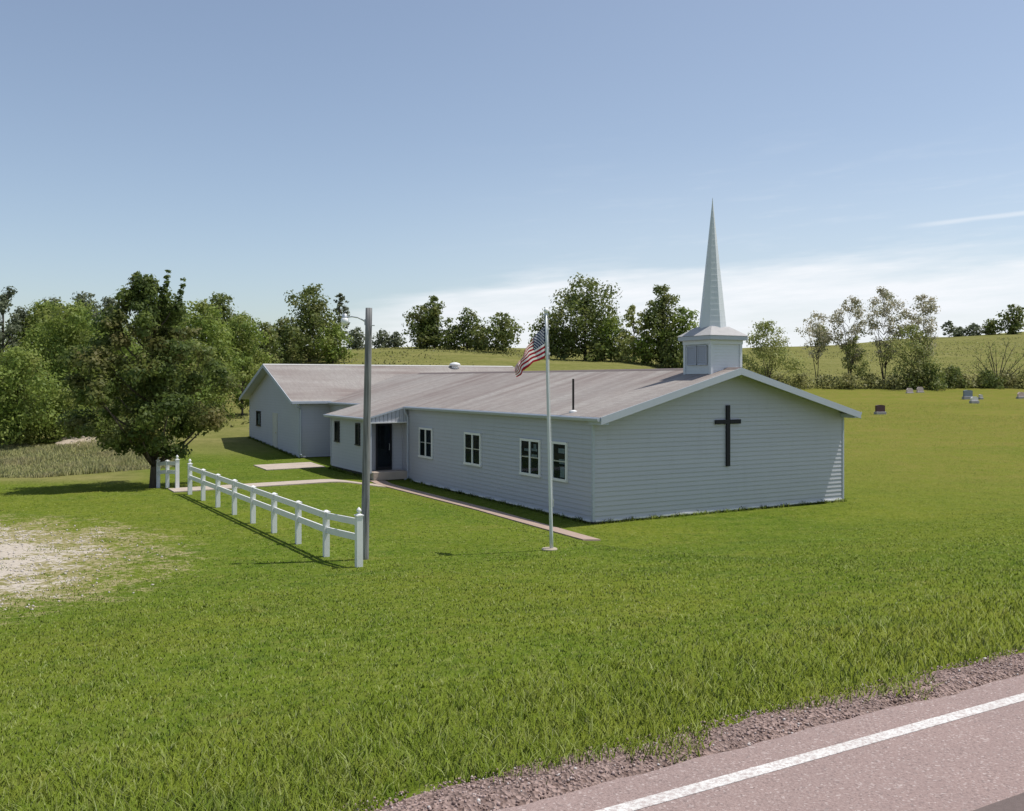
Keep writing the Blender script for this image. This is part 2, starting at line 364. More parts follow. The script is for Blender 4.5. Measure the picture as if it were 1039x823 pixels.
def m_gravel():
    k = NM('shoulder_gravel', .95, .1); p = k.pos(); v = k.voro(p, 38, out='Color'); sp = k.N.new('ShaderNodeSeparateColor'); k.L.new(v, sp.inputs[0])
    d = k.voro(p, 38); n = k.noise(p, 3, 4)
    c = k.mix(sp.outputs[0], (.165, .112, .095), (.40, .295, .262)); c = k.mix(k.rng(n, .4, .7, 0, .5), c, (.18, .135, .12)); k.col(c)
    k.bump(d, .03, 1); return k.m
M['gravel'] = m_gravel()
def m_stone():
    k = NM('loose_stones', .9, .15); v = k.attr('var'); c = k.mix(k.rng(v, 0, .75), (.175, .12, .10), (.42, .315, .285)); c = k.mix(k.rng(v, .9, 1), c, (.62, .58, .55)); k.col(c); return k.m
M['stone'] = m_stone()

# ------------------------------------------------------------------ ground, road, paths
def structure(o): o['kind'] = 'structure'; return o
GRAVEL_C = LW(-16.2, -1.0)
def gravel_mask(u, w):
    d = np.sqrt(((u + 17.8) / 7.2) ** 2 + ((w - .3) / 8.4) ** 2)
    return ss(d, 1.10, .30)
def sinh_axis(c, lo, hi, n, k):
    a, b = math.asinh((lo - c) / k), math.asinh((hi - c) / k); return c + k * np.sinh(np.linspace(a, b, n))
def build_ground():
    ua = sinh_axis(-8, -1600, 2200, 420, 14); wa = np.unique(np.concatenate([sinh_axis(-4, -500, 3000, 420, 12), [-17.5, -17.3, -17.15, -17.0]]))
    U, Wd = np.meshgrid(ua, wa); X, Y = LW(U, Wd); Z = GH(X, Y)
    n = np.array([mnoise.noise(Vector((float(a) * .05, float(b) * .05, 0))) for a, b in zip(X.ravel(), Y.ravel())]).reshape(X.shape)
    Z = Z + n * .6 * ss(Y, 60, 130)
    V = np.stack([X, Y, Z], -1).reshape(-1, 3); nu, nw = len(ua), len(wa)
    i, j = np.meshgrid(np.arange(nu - 1), np.arange(nw - 1)); a = (j * nu + i).ravel(); F = np.stack([a, a + 1, a + 1 + nu, a + nu], 1)
    r = X / np.maximum(Y, 1)
    right = ss(r, .22, .30)
    mead = ss(Y, 56, 66) * (1 - right) + ss(Y, 112, 118) * right
    mead = np.maximum(mead, ss(Y, 34.5, 37.5) * ss(r, -.36, -.42)); mead = np.maximum(mead, ss(Y, 44, 52) * ss(r, -.24, -.27))
    dry = ss(U, 6, 24) * .75 + .25 * ss(Y, 40, 70)
    g = gravel_mask(U, Wd)
    structure(mesh_np('ground', V, F, M['lawn'], None, {'meadow': mead.ravel(), 'dry': np.clip(dry, 0, 1).ravel(), 'gravel': g.ravel()}, smooth=True))
build_ground()
def strip(name, mat, u0, u1, w0, w1, z0, zt, nu=120, wob=None):
    us = np.linspace(u0, u1, nu); lo = []; mb = MB()
    for k in range(nu - 1):
        a, b = us[k], us[k + 1]
        def P(u, w, z): x, y = LW(u, w); return (x, y, z)
        wa, wb = (w1 + (wob(a) if wob else 0)), (w1 + (wob(b) if wob else 0))
        mb.add([P(a, w0, zt), P(b, w0, zt), P(b, wb, zt), P(a, wa, zt), P(b, wb, z0), P(a, wa, z0), P(a, w0, z0), P(b, w0, z0)], [(0, 1, 2, 3), (3, 2, 4, 5), (6, 7, 1, 0)])
    return structure(mb.build(name, mat))
rag = lambda u: .05 * mnoise.noise(Vector((u * 1.3, 3.1, 0))) + .03 * mnoise.noise(Vector((u * 5, 7.7, 0)))
strip('road', M['road'], -400, -40, -25.2, -17.40, 1.30, 1.585, 30); strip('road', M['road'], -40, 60, -25.2, -17.40, 1.30, 1.585, 700, rag); strip('road', M['road'], 60, 900, -25.2, -17.40, 1.30, 1.585, 30)
strip('edge_line', M['paint'], -300, 800, -17.79, -17.685, 1.586, 1.589, 40)
strip('tar_seam', M['tar'], -60, 120, -19.02, -18.74, 1.5855, 1.5885, 200, lambda u: .03 * mnoise.noise(Vector((u * .8, 1, 0))))
def build_shoulder():
    us = np.linspace(-40, 60, 900); mb_v = []; F = []
    for i, u in enumerate(us):
        far = -16.95 + .16 * mnoise.noise(Vector((u * .7, 0, 0))) + .10 * mnoise.noise(Vector((u * 2.6, 5, 0)))
        for k in range(7):
            w = -17.48 + (far + 17.48) * k / 6; x, y = LW(u, w); zz = float(GH(x, y)) + .012
            if k == 0: zz = 1.55
            mb_v.append((x, y, zz + .012 * mnoise.noise(Vector((u * 9, w * 9, 0)))))
    n = 7
    for i in range(len(us) - 1):
        for k in range(6): F.append((i * n + k, (i + 1) * n + k, (i + 1) * n + k + 1, i * n + k + 1))
    structure(mesh_np('gravel_shoulder', np.array(mb_v), F, M['gravel'], smooth=True))
build_shoulder()
def octa(P, s, name, mat, label, cat):
    n = len(P); d = np.array([[1, 0, 0], [0, 1, 0], [-1, 0, 0], [0, -1, 0], [0, 0, 1], [0, 0, -1]], float)
    R = rng.normal(size=(n, 3, 3)); R[:, :, 0] /= np.linalg.norm(R[:, :, 0], axis=1, keepdims=True)
    q, _ = np.linalg.qr(R); sc = s[:, None] * rng.uniform(.6, 1.2, (n, 3))
    V = np.einsum('nij,kj->nki', q, d) * sc[:, None, :] + P[:, None, :]
    f = np.array([[0, 1, 4], [1, 2, 4], [2, 3, 4], [3, 0, 4], [1, 0, 5], [2, 1, 5], [3, 2, 5], [0, 3, 5]])
    F = (np.arange(n)[:, None, None] * 6 + f[None]).reshape(-1, 3)
    return tag(mesh_np(name, V.reshape(-1, 3), F, mat, None, {'var': np.repeat(rng.random(n), 6)}), label, cat, kind='stuff')
def build_stones():
    n = 17000; u = rng.uniform(-14, 6, n) ; w = -17.46 + .62 * rng.random(n) ** 1.35
    X, Y = LW(u, w); P = np.stack([X, Y, GH(X, Y) + .014], 1)
    octa(P, rng.uniform(.004, .012, n) * rng.choice([1, 1, 1, 1.5], n), 'shoulder_stones', M['stone'], 'loose pinkish brown stones along the road edge', 'gravel')
    n = 5000; a = rng.random(n) * 6.283; d = np.sqrt(rng.random(n)) * 1.0
    u = -17.6 + 6.6 * d * np.cos(a); w = -.2 + 7 * d * np.sin(a); k = rng.random(n) < gravel_mask(u, w) ** 1.5; u, w = u[k], w[k]
    X, Y = LW(u, w); P = np.stack([X, Y, GH(X, Y) + .008], 1)
    o = octa(P, rng.uniform(.012, .035, len(u)), 'lot_stones', simple('pale_lot_stone', (.50, .45, .40), .9, .3, 30), 'pale crushed stones scattered over the worn gravel lot', 'gravel')
build_stones()
def slab(name, quad, mat='concrete', th=.05, up=.035, n=24):
    """a concrete strip that follows the ground; quad = four (u, w) corners, long sides 0-1 and 3-2"""
    V = []; F = []
    for i in range(n + 1):
        t = i / n
        for k in range(4):
            q0 = [quad[0][c] + (quad[1][c] - quad[0][c]) * t for c in (0, 1)]; q1 = [quad[3][c] + (quad[2][c] - quad[3][c]) * t for c in (0, 1)]
            q = q0 if k in (0, 3) else q1; x, y = LW(*q); g = gz(x, y); V.append((x, y, g + (up if k in (0, 1) else up - th - .06)))
    for i in range(n):
        a, b = i * 4, i * 4 + 4
        F += [(a, b, b + 1, a + 1), (a + 1, b + 1, b + 2, a + 2), (a + 3, b + 3, b, a)]
    F += [(0, 1, 2, 3), (n * 4 + 3, n * 4 + 2, n * 4 + 1, n * 4)]
    me = bpy.data.meshes.new(name); me.from_pydata(V, [], F); me.materials.append(M[mat]); me.update(); return structure(link(name, me))
slab('path', [(-2.12, -2.62), (-1.68, 4.0), (-1.12, 4.0), (-1.46, -2.45)], 'walk')
slab('path', [(-1.68, 4.02), (-1.72, 12.9), (-1.08, 12.9), (-1.12, 4.02)], 'walk')
slab('path', [(-9.5, 10.55), (-1.76, 11.1), (-1.76, 12.15), (-9.5, 11.65)])
slab('path', [(-4.3, 18.4), (-1.68, 18.4), (-1.68, 20.6), (-4.3, 20.6)])

# ------------------------------------------------------------------ church
church = thing('church', 'long low white church with lap siding, shingled roof and a slim steeple', 'church', (OX, OY, 0), TH)
ZE, ZR, UR, UW = 2.98, 4.39, 5.05, 10.2        # roof height at the eave and ridge, ridge line, width
SL = (ZR - ZE) / (UR + .15)
WZE, WZR, WW0, WW1, WR = 3.02, 4.88, 22.7, 32.06, 27.38
WSL = (WZR - WZE) / (WR - WW0 + .4)
def lap_wall(name, axis, c, sgn, a0, a1, z0, topf, extra=None):
    """clapboards on the plane axis=c, facing sgn along that axis; a0..a1 runs along the other axis; topf(a) is the height of the wall there"""
    mb = MB(); e = .1351
    def P(a, o, z): return (c + sgn * o, a, z) if axis == 'u' else (a, c + sgn * o, z)
    zmax = max(topf(a0 + (a1 - a0) * i / 40) for i in range(41)); z = z0
    grid = np.linspace(a0, a1, 241)
    while z < zmax - .01:
        zt = min(z + e, zmax); ok = [g for g in grid if topf(g) >= (z + .0)]
        ok2 = [g for g in grid if topf(g) >= zt] or ok
        if len(ok) >= 2:
            l0, l1, t0, t1 = ok[0], ok[-1], ok2[0], ok2[-1]
            vs = [P(l0, .022, z), P(l1, .022, z), P(t1, .002, zt), P(t0, .002, zt), P(l0, 0, z), P(l1, 0, z)]
            fs = [(0, 1, 2, 3), (4, 5, 1, 0)]
            if (axis == 'u') == (sgn > 0): pass
            else: fs = [f[::-1] for f in fs]
            mb.add(vs, fs)
        z += e
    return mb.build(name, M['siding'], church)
def corner(mb, u, w, z0, z1, s=.055, t=.022): mb.box((u - t, w - t, z0), (u + s, w + s, z1))
ztop_m = lambda u: min(ZE + SL * (u + .15), ZR - SL * (u - UR)) - .07
ztop_w = lambda w: min(WZE + WSL * (w - WW0 + .4), WZR - WSL * (w - WR)) - .08
lap_wall('wall', 'u', 0, -1, 0, 13.7, .02, lambda a: ZE - .05); lap_wall('wall', 'u', 0, -1, 17.8, WW0, .2902, lambda a: ZE - .05)
lap_wall('wall', 'w', 0, -1, 0, UW, .02, ztop_m); lap_wall('wall', 'u', UW, 1, 0, WW0, .02, lambda a: ZE - .05)
lap_wall('wall', 'u', -1.55, -1, WW0, WW1, .2902, ztop_w); lap_wall('wall', 'w', WW0, -1, -1.55, 0, .2902, lambda a: WZE - .02)
lap_wall('wall', 'w', WW1, 1, -1.55, 12.5, .2902, lambda a: WZE - .02); lap_wall('wall', 'u', 12.5, 1, WW0, WW1, .2902, ztop_w)
vest_top = lambda u: ZE + SL * (u + .15) - .07
lap_wall('wall', 'u', -1.6, -1, 13.12, 17.8, .2902, lambda a: vest_top(-1.6)); lap_wall('wall', 'w', 17.8, 1, -1.6, 0, .2902, vest_top)
lap_wall('wall', 'w', 13.7, -1, -1.58, 0, .2902, lambda a: 2.40)
mb = MB()   # the recess cheek and ceiling by the door
mb.box((-1.59, 13.14, .3), (-1.545, 13.72, 2.34)); mb.box((-1.56, 13.2, 2.36), (-.02, 13.7, 2.39)); mb.build('porch_lining', M['trim'], church)
f = MB()    # foundation
f.box((.03, .03, -.5), (UW - .03, WW0, .018)); f.box((-1.52, WW0 + .03, -.3), (12.45, WW1 - .03, .288)); f.box((-1.57, 13.75, -.3), (0.0, 17.77, .288)); f.build('foundation', M['foundation'], church)
# corner boards, base strip
for (u, w, z0, z1) in ((-.036, -.036, 0, 2.80), (UW - .036, -.036, 0, 2.76), (-1.586, WW0 - .036, .28, 2.98), (-1.586, WW1 - .036, .28, 2.98), (-1.636, 17.76, .33, 2.44), (-1.636, 13.10, .33, 2.44)):
    MB().box((u, w, z0), (u + .075, w + .075, z1)).build('corner_board', M['trim'], church)
MB().box((-.050, 0.06, -.012), (-.002, 13.6, .034)).build('base_strip', M['vinyl'], church); MB().box((.06, -.050, -.012), (UW - .06, -.002, .034)).build('base_strip', M['vinyl'], church)
# roofs: shingles above, white boards at the sides and below
def plane_slab(mb, pts, th):
    hi = [Vector(p) for p in pts]; lo = [Vector((p[0], p[1], p[2] - th)) for p in pts]
    mb.prism(lo, hi, 1, 0)
def edge_course(): pass
r = MB(); th = .07
zm = lambda u: ZE + SL * (u + .15) if u < UR else ZR - SL * (u - UR)
plane_slab(r, [(-.15, -.6, zm(-.15)), (UR, -.6, ZR), (UR, 26.6, ZR), (-.15, 26.6, zm(-.15))], th)
plane_slab(r, [(UR, -.6, ZR), (UW + .15, -.6, zm(UW + .15)), (UW + .15, 26.6, zm(UW + .15)), (UR, 26.6, ZR)], th)
r.build('roof', [M['roof'], M['trim']], church)
r = MB(); zw = lambda w: WZE + WSL * (w - WW0 + .4) if w < WR else WZR - WSL * (w - WR)
plane_slab(r, [(-2.05, WW0 - .4, zw(WW0 - .4)), (13.0, WW0 - .4, zw(WW0 - .4)), (13.0, WR, WZR), (-2.05, WR, WZR)], th)
plane_slab(r, [(-2.05, WR, WZR), (13.0, WR, WZR), (13.0, WW1 + .4, zw(WW1 + .4)), (-2.05, WW1 + .4, zw(WW1 + .4))], th)
r.build('roof', [M['roof'], M['trim']], church)
r = MB(); plane_slab(r, [(-1.78, 13.02, zm(-1.78)), (-.153, 13.02, zm(-.153)), (-.153, 18.1, zm(-.153)), (-1.78, 18.1, zm(-1.78))], th); r.build('roof', [M['roof'], M['trim']], church)
# rake boards and boxed returns
def rake(mb, pts, off, hgt):   # two points along the slope edge, thickness direction off (du,dw)
    (a, b) = pts; lo = []; d = Vector((*off, 0))
    q = [Vector(a) + Vector((0, 0, .012)), Vector(b) + Vector((0, 0, .012)), Vector(b) - Vector((0, 0, hgt)), Vector(a) - Vector((0, 0, hgt))]
    mb.prism(q, [p + d for p in q])
def rk(pts, off, hgt):
    k = MB(); rake(k, pts, off, hgt); k.build('rake_board', M['trim'], church)
rk([(-.16, -.603, zm(-.16)), (UR - .001, -.603, ZR)], (0, -.03), .20); rk([(UR + .001, -.603, ZR), (UW + .16, -.603, zm(UW + .16))], (0, -.03), .20)
MB().box((-.16, -.60, 2.77), (.12, -.01, 2.90)).build('eave_return', M['trim'], church); MB().box((UW - .12, -.60, 2.77), (UW + .16, -.01, 2.90)).build('eave_return', M['trim'], church)
rk([(-2.053, WW0 - .41, zw(WW0 - .41)), (-2.053, WR - .001, WZR)], (-.03, 0), .17); rk([(-2.053, WR + .001, WZR), (-2.053, WW1 + .41, zw(WW1 + .41))], (-.03, 0), .17)
rk([(13.003, WW0 - .41, zw(WW0 - .41)), (13.003, WR - .001, WZR)], (.03, 0), .17); rk([(13.003, WR + .001, WZR), (13.003, WW1 + .41, zw(WW1 + .41))], (.03, 0), .17)
rc = MB()   # ridge caps
rc.prism([(UR - .16, -.6, ZR - .035), (UR + .16, -.6, ZR - .035), (UR, -.6, ZR + .03)][::-1], [(UR - .16, 23.2, ZR - .035), (UR + .16, 23.2, ZR - .035), (UR, 23.2, ZR + .03)][::-1])
rc.build('ridge_cap', simple('dark_ridge_cap', (.16, .13, .125), .9, .2, 8), church)
rc = MB(); rc.prism([(-2.05, WR - .15, WZR - .04), (-2.05, WR, WZR + .022), (-2.05, WR + .15, WZR - .04)], [(13.0, WR - .15, WZR - .04), (13.0, WR, WZR + .022), (13.0, WR + .15, WZR - .04)])
rc.build('ridge_cap', simple('pale_ridge_cap', (.46, .45, .43), .85, .15, 6), church)
def gutter(u, w0, w1, z, side=-1):
    g = MB(); x = u; pr = [(x, z), (x + side * .10, z), (x + side * .115, z - .03), (x + side * .085, z - .10), (x, z - .10)]
    lo = [(a, w0, b) for a, b in pr]; hi = [(a, w1, b) for a, b in pr]; g.prism(lo, hi) ; g.build('gutter', M['trim'], church)
gutter(-.153, -.58, 13.0, ZE - .015); gutter(-.153, 18.12, WW0 - .42, ZE - .015); gutter(UW + .153, -.58, WW0 - .5, ZE - .015, 1)
gutter(-1.783, 13.04, 18.08, zm(-1.78) - .012)
g = MB(); g.box((-2.05, WW0 - .515, WZE - .12), (-.29, WW0 - .403, WZE - .015)); g.build('gutter', M['trim'], church)
fa = MB(); fa.box((-1.76, 13.04, 2.40), (-1.60, 18.08, 2.47)); fa.build('soffit', M['trim'], church)
def spout(pts): MB().tube(pts, .042, 6).build('downspout', M['trim'], church)
spout([(-.21, 12.98, 2.88), (-.20, 12.98, 2.75), (-.065, 12.98, 2.55), (-.065, 12.98, .10), (-.22, 12.98, .03)])
spout([(-1.85, WW0 - .46, 2.92), (-1.85, WW0 - .44, 2.80), (-1.50, WW0 - .075, 2.62), (-1.50, WW0 - .075, .45), (-1.52, WW0 - .25, .40)])
# vertical-board panel over the door
vp = MB(); nbd = 9
for i in range(nbd):
    u0 = -1.58 + 1.56 * i / nbd; u1 = -1.58 + 1.56 * (i + 1) / nbd - .022
    lo = [(u0, 13.07, 2.36), (u1, 13.07, 2.36), (u1, 13.07, zm(u1) - .075), (u0, 13.07, zm(u0) - .075)]
    vp.prism([(a, 13.10, c) for a, b, c in lo], lo)
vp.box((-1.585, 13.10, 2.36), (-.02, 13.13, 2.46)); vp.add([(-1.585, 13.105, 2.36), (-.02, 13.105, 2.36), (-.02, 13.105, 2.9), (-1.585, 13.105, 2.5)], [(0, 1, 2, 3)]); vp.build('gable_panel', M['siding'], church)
vb = MB(); vb.box((-1.68, 13.02, 2.315), (-.01, 13.16, 2.357)); vb.build('panel_trim', M['vinyl'], church)
# windows: proud white frame, dark backing, glass, meeting rails
def window(u, w0, w1, z0, z1, n=1, pale_panel=None, frame=.075, mat='vinyl', side=-1, rail=True):
    def B(mb, o0, o1, a0, a1, b0, b1): mb.box((u + side * o0, a0, b0), (u + side * o1, a1, b1))
    fr = MB(); B(fr, .010, .070, w0, w1, z1 - frame, z1); B(fr, .010, .085, w0 - .02, w1 + .02, z0 - .02, z0 + frame * .8)
    xs = [w0 + (w1 - w0) * i / n for i in range(n + 1)]
    for i, x in enumerate(xs):
        h = frame if i in (0, n) else frame * 1.15
        a = x if i == 0 else (x - h if i == n else x - h / 2); B(fr, .010, .068, a, a + h, z0 + frame * .8, z1 - frame)
    wo = fr.build('window', M[mat], church)
    zm_ = z0 + (z1 - z0) * .50
    bk = MB(); B(bk, .032, .035, w0 + .02, w1 - .02, z0 + .03, z1 - .03); bk.build('recess', M['dark'], wo)
    for i in range(n):
        a, b = xs[i] + frame * .6, xs[i + 1] - frame * .6
        p = MB(); B(p, .048, .051, a, b, z0 + frame * .7, z1 - frame * .9); p.build('pane', M['glass'], wo)
        if rail: q = MB(); B(q, .046, .060, a, b, zm_ - .016, zm_ + .016); q.build('meeting_rail', M['metal'], wo)
    if pale_panel:  # small pale panels set just behind the glass
        for (a0, a1, b0, b1) in pale_panel: c = MB(); B(c, .037, .042, a0, a1, b0, b1); c.build('pale_panel', M['pale_panel'], wo)
window(0, 10.69, 11.90, 1.03, 2.18, 2); window(0, 6.73, 7.97, 1.05, 2.18, 2)
window(0, 2.80, 4.02, 1.03, 2.17, 2, [(2.98, 3.32, 1.62, 1.70), (2.98, 3.32, 1.80, 1.88), (3.05, 3.20, 1.86, 2.02), (3.50, 3.78, 1.78, 1.86), (3.5, 3.72, 1.58, 1.64)])
window(0, 1.28, 2.10, 1.02, 2.18, 1, [(1.40, 1.72, 1.52, 1.66), (1.42, 1.76, 1.84, 1.98), (1.42, 1.66, 1.12, 1.44)])
window(-1.6, 16.72, 17.26, 1.38, 2.26, 1, None, .05, 'bronze', rail=False); window(-1.6, 14.24, 14.70, 1.38, 2.27, 1, None, .05, 'bronze', rail=False)
window(-1.55, 29.7, 30.5, 1.52, 2.34, 1, [(29.8, 30.1, 1.6, 2.2)], .06, 'bronze', rail=False)
# doors
do = MB(); do.box((-1.17, 13.60, .40), (-1.11, 13.668, 2.27)); do.box((-.55, 13.60, .40), (-.49, 13.668, 2.27)); do.box((-1.11, 13.60, 2.20), (-.55, 13.668, 2.27)); do.box((-1.11, 13.60, .40), (-.55, 13.668, .52))
dd = do.build('door', M['bronze'], church)
b = MB(); b.box((-1.11, 13.655, .52), (-.55, 13.666, 2.2)); b.build('recess', M['dark'], dd)
p = MB(); p.box((-1.11, 13.635, .52), (-.55, 13.641, 2.2)); p.build('pane', M['glass'], dd)
h = MB(); h.tube([(-.62, 13.60, 1.2), (-.62, 13.56, 1.2), (-.62, 13.56, 1.45), (-.62, 13.60, 1.45)], .012, 6); h.build('handle', M['metal'], dd)
st = MB(); st.box((-1.55, 12.95, .05), (-.1, 13.68, .38)); st.build('doorstep', M['concrete'], church, bevel=.015)
d2 = MB(); d2.box((-1.582, 26.45, .42), (-1.552, 27.2, 2.28)); d2.box((-1.60, 26.40, .36), (-1.552, 26.45, 2.33)); d2.box((-1.60, 27.2, .36), (-1.552, 27.25, 2.33)); d2.box((-1.60, 26.45, 2.28), (-1.552, 27.2, 2.33))
d2.box((-1.59, 26.55, 1.45), (-1.58, 27.1, 2.15)); d2.box((-1.59, 26.55, .55), (-1.58, 27.1, 1.3))
dd2 = d2.build('door', M['door'], church); dd2['label'] = 'pale side door in the gable wall'
kn = MB(); kn.lathe([(.001, -.03), (.025, -.02), (.03, 0), (.025, .02), (.001, .03)], (-1.63, 26.54, 1.3), 8); kn.build('handle', M['brass'], dd2)
# cross on the gable
c = MB(); c.box((4.96, -.075, 1.355), (5.10, -.020, 3.245)); c.box((4.515, -.078, 2.67), (4.957, -.02, 2.80)); c.box((5.103, -.078, 2.67), (5.545, -.02, 2.80)); c.build('cross', M['cross'], church)
# steeple
def steeple():
    u0, u1, w0, w1 = 4.40, 5.60, .02, 1.22; cu, cw = 5.0, .62
    b = MB(); b.box((u0, w0, 4.05), (u1, w1, 5.26))
    z = 4.22
    while z < 5.2:      # laps of siding on each face
        b.prism([(u0 - .012, w0 - .012, z), (u1 + .012, w0 - .012, z), (u1 + .012, w1 + .012, z), (u0 - .012, w1 + .012, z)], [(u0 - .002, w0 - .002, z + .09), (u1 + .002, w0 - .002, z + .09), (u1 + .002, w1 + .002, z + .09), (u0 - .002, w1 + .002, z + .09)]); z += .0935
    for (a, c_) in ((u0, w0), (u1, w0), (u0, w1), (u1, w1)): b.box((a - .045, c_ - .045, 4.1), (a + .045, c_ + .045, 5.255))
    b.box((u0 - .06, w0 - .06, 5.14), (u1 + .06, w1 + .06, 5.262))
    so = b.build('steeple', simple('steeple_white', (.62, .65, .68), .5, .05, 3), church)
    e = MB(); o = .17
    e.box((u0 - o, w0 - o, 5.264), (u1 + o, w1 + o, 5.40)); e.build('cornice', M['trim'], so, bevel=.012)
    c = MB(); q = [(u0 - o - .02, w0 - o - .02, 5.401), (u1 + o + .02, w0 - o - .02, 5.401), (u1 + o + .02, w1 + o + .02, 5.401), (u0 - o - .02, w1 + o + .02, 5.401)]
    s = .36; c.prism(q, [(cu - s, cw - s, 5.70), (cu + s, cw - s, 5.70), (cu + s, cw + s, 5.70), (cu - s, cw + s, 5.70)]); c.build('cap_roof', simple('pale_cap_shingles', (.40, .39, .385), .9, .2, 5), so)
    sp = MB(); ph = math.radians(-68) - TH; n = 8; R = .43
    prof = [(R * 1.02, 5.62)] + [(R * (1 - i / 22) + .004, 5.66 + (9.74 - 5.66) * i / 22 + j) for i in range(22) for j in (0,)] + [(.006, 9.78)]
    sp.lathe(prof, (cu, cw, 0), n, 0, ph)
    for i in range(0, 22): # overlapping courses of metal
        z0 = 5.66 + 4.08 * i / 22; r0 = R * (1 - i / 22) + .007
        sp.lathe([(r0, z0 - .006), (r0 - .008, z0 + .02)], (cu, cw, 0), n, 0, ph)
    k = NM('pale_spire_shingles', .5, .4); o_ = k.pos(True); k.col(k.mix(k.noise(k.scale(o_, (2, 2, .7)), 2.5, 4), (.56, .60, .64), (.72, .74, .75))); sp.build('spire', k.m, so)
    lm = simple('louver_paint', (.40, .42, .48), .6, .05, 3)
    for (a0, a1) in ((.16, .60), (.64, 1.08)):
        l = MB(); l.box((u0 - .03, a0, 4.50), (u0 - .014, a1, 5.10)); 
        for i in range(9):
            z = 4.52 + i * .064; l.prism([(u0 - .03, a0 + .03, z), (u0 - .03, a1 - .03, z), (u0 - .055, a1 - .03, z - .01), (u0 - .055, a0 + .03, z - .01)], [(u0 - .03, a0 + .03, z + .05), (u0 - .03, a1 - .03, z + .05), (u0 - .05, a1 - .03, z + .004), (u0 - .05, a0 + .03, z + .004)])
        for (p0, p1, q0, q1) in ((a0, a0 + .03, 4.5, 5.1), (a1 - .03, a1, 4.5, 5.1), (a0, a1, 5.07, 5.1), (a0, a1, 4.49, 4.51)): l.box((u0 - .06, p0, q0), (u0 - .014, p1, q1))
        l.build('louver', lm, so)
steeple()
# things fixed on the roof
pv = MB(); zb = zm(.22); pv.tube([(.22, 1.35, zb - .05), (.22, 1.35, zb + .98)], 0.032, 10); po = pv.build('vent_pipe', M['blackpipe'], church, smooth=False)
fl = MB(); fl.lathe([(.13, -.03), (.12, .02), (.05, .05), (.04, .055)], (.22, 1.35, zb), 12); fl.build('flashing', M['vinyl'], po)
tv = MB(); vz = zw(27.0); tv.lathe([(.20, -.05), (.20, .10), (.12, .12), (.30, .14), (.33, .20), (.26, .28), (.10, .33), (.01, .34)], (9.0, 27.05, vz), 14); tv.build('roof_vent', M['vinyl'], church, smooth=True)
tv = MB(); tv.box((4.7, 24.9, zw(25) - .02), (5.2, 25.15, zw(25.15) + .06)); tv.build('roof_vent', M['vinyl'], church, bevel=.02)

# ------------------------------------------------------------------ fence
def fence(label, w0, w1, n, u0, kk):
    x, y = LW(u0, w0); th_ = thing('rail_fence', label, 'fence', (x, y, gz(x, y)), TH); base = gz(x, y)
    hs = []
    for i in range(n + 1):
        dw = (w1 - w0) * i / n; X, Y = LW(u0 - .012 * dw, w0 + dw); g = gz(X, Y) - base; hs.append((dw, g)); end = i in (0, n)
        H = .99 if end else .93; s = .062 if end else .058; du = -kk * dw; a = random.uniform(-.008, .008)
        p = MB(); p.box((du - s, dw - s, g - .25), (du + s, dw + s, g + H)); p.box((du - s - .014, dw - s - .014, g + H + .001), (du + s + .014, dw + s + .014, g + H + .022))
        p.prism([(du - s, dw - s, g + H + .023), (du + s, dw - s, g + H + .023), (du + s, dw + s, g + H + .023), (du - s, dw + s, g + H + .023)], [(du - .02, dw - .02, g + H + .05), (du + .02, dw - .02, g + H + .05), (du + .02, dw + .02, g + H + .05), (du - .02, dw + .02, g + H + .05)])
        po = p.build('post', M['vinyl'], th_)
        if end: q = MB(); q.lathe([(.022, 0), (.02, .012), (.045, .04), (.05, .06), (.04, .085), (.012, .115), (.002, .125)], (du, dw, g + H + .048), 12); q.build('finial', M['vinyl'], po, smooth=True)
    for i in range(n):
        (a, ga), (b, gb) = hs[i], hs[i + 1]
        for zz in (.50, .80):
            r_ = MB(); ua, ub = -kk * a, -kk * b
            lo = [(ua - .02, a + .063, ga + zz), (ua + .02, a + .063, ga + zz), (ua + .02, a + .063, ga + zz + .13), (ua - .02, a + .063, ga + zz + .13)]
            hi = [(ub - .02, b - .063, gb + zz), (ub + .02, b - .063, gb + zz), (ub + .02, b - .063, gb + zz + .13), (ub - .02, b - .063, gb + zz + .13)]
            r_.prism(lo, hi); r_.build('rail', M['vinyl'], th_)
fence('long white two-rail fence with nine posts running from the lamp pole to the path', -4.70, 9.80, 8, -8.76, .026)
fence('short white two-rail fence with three posts beside the leafy tree trunk', 11.66, 13.72, 2, -9.20, .14)

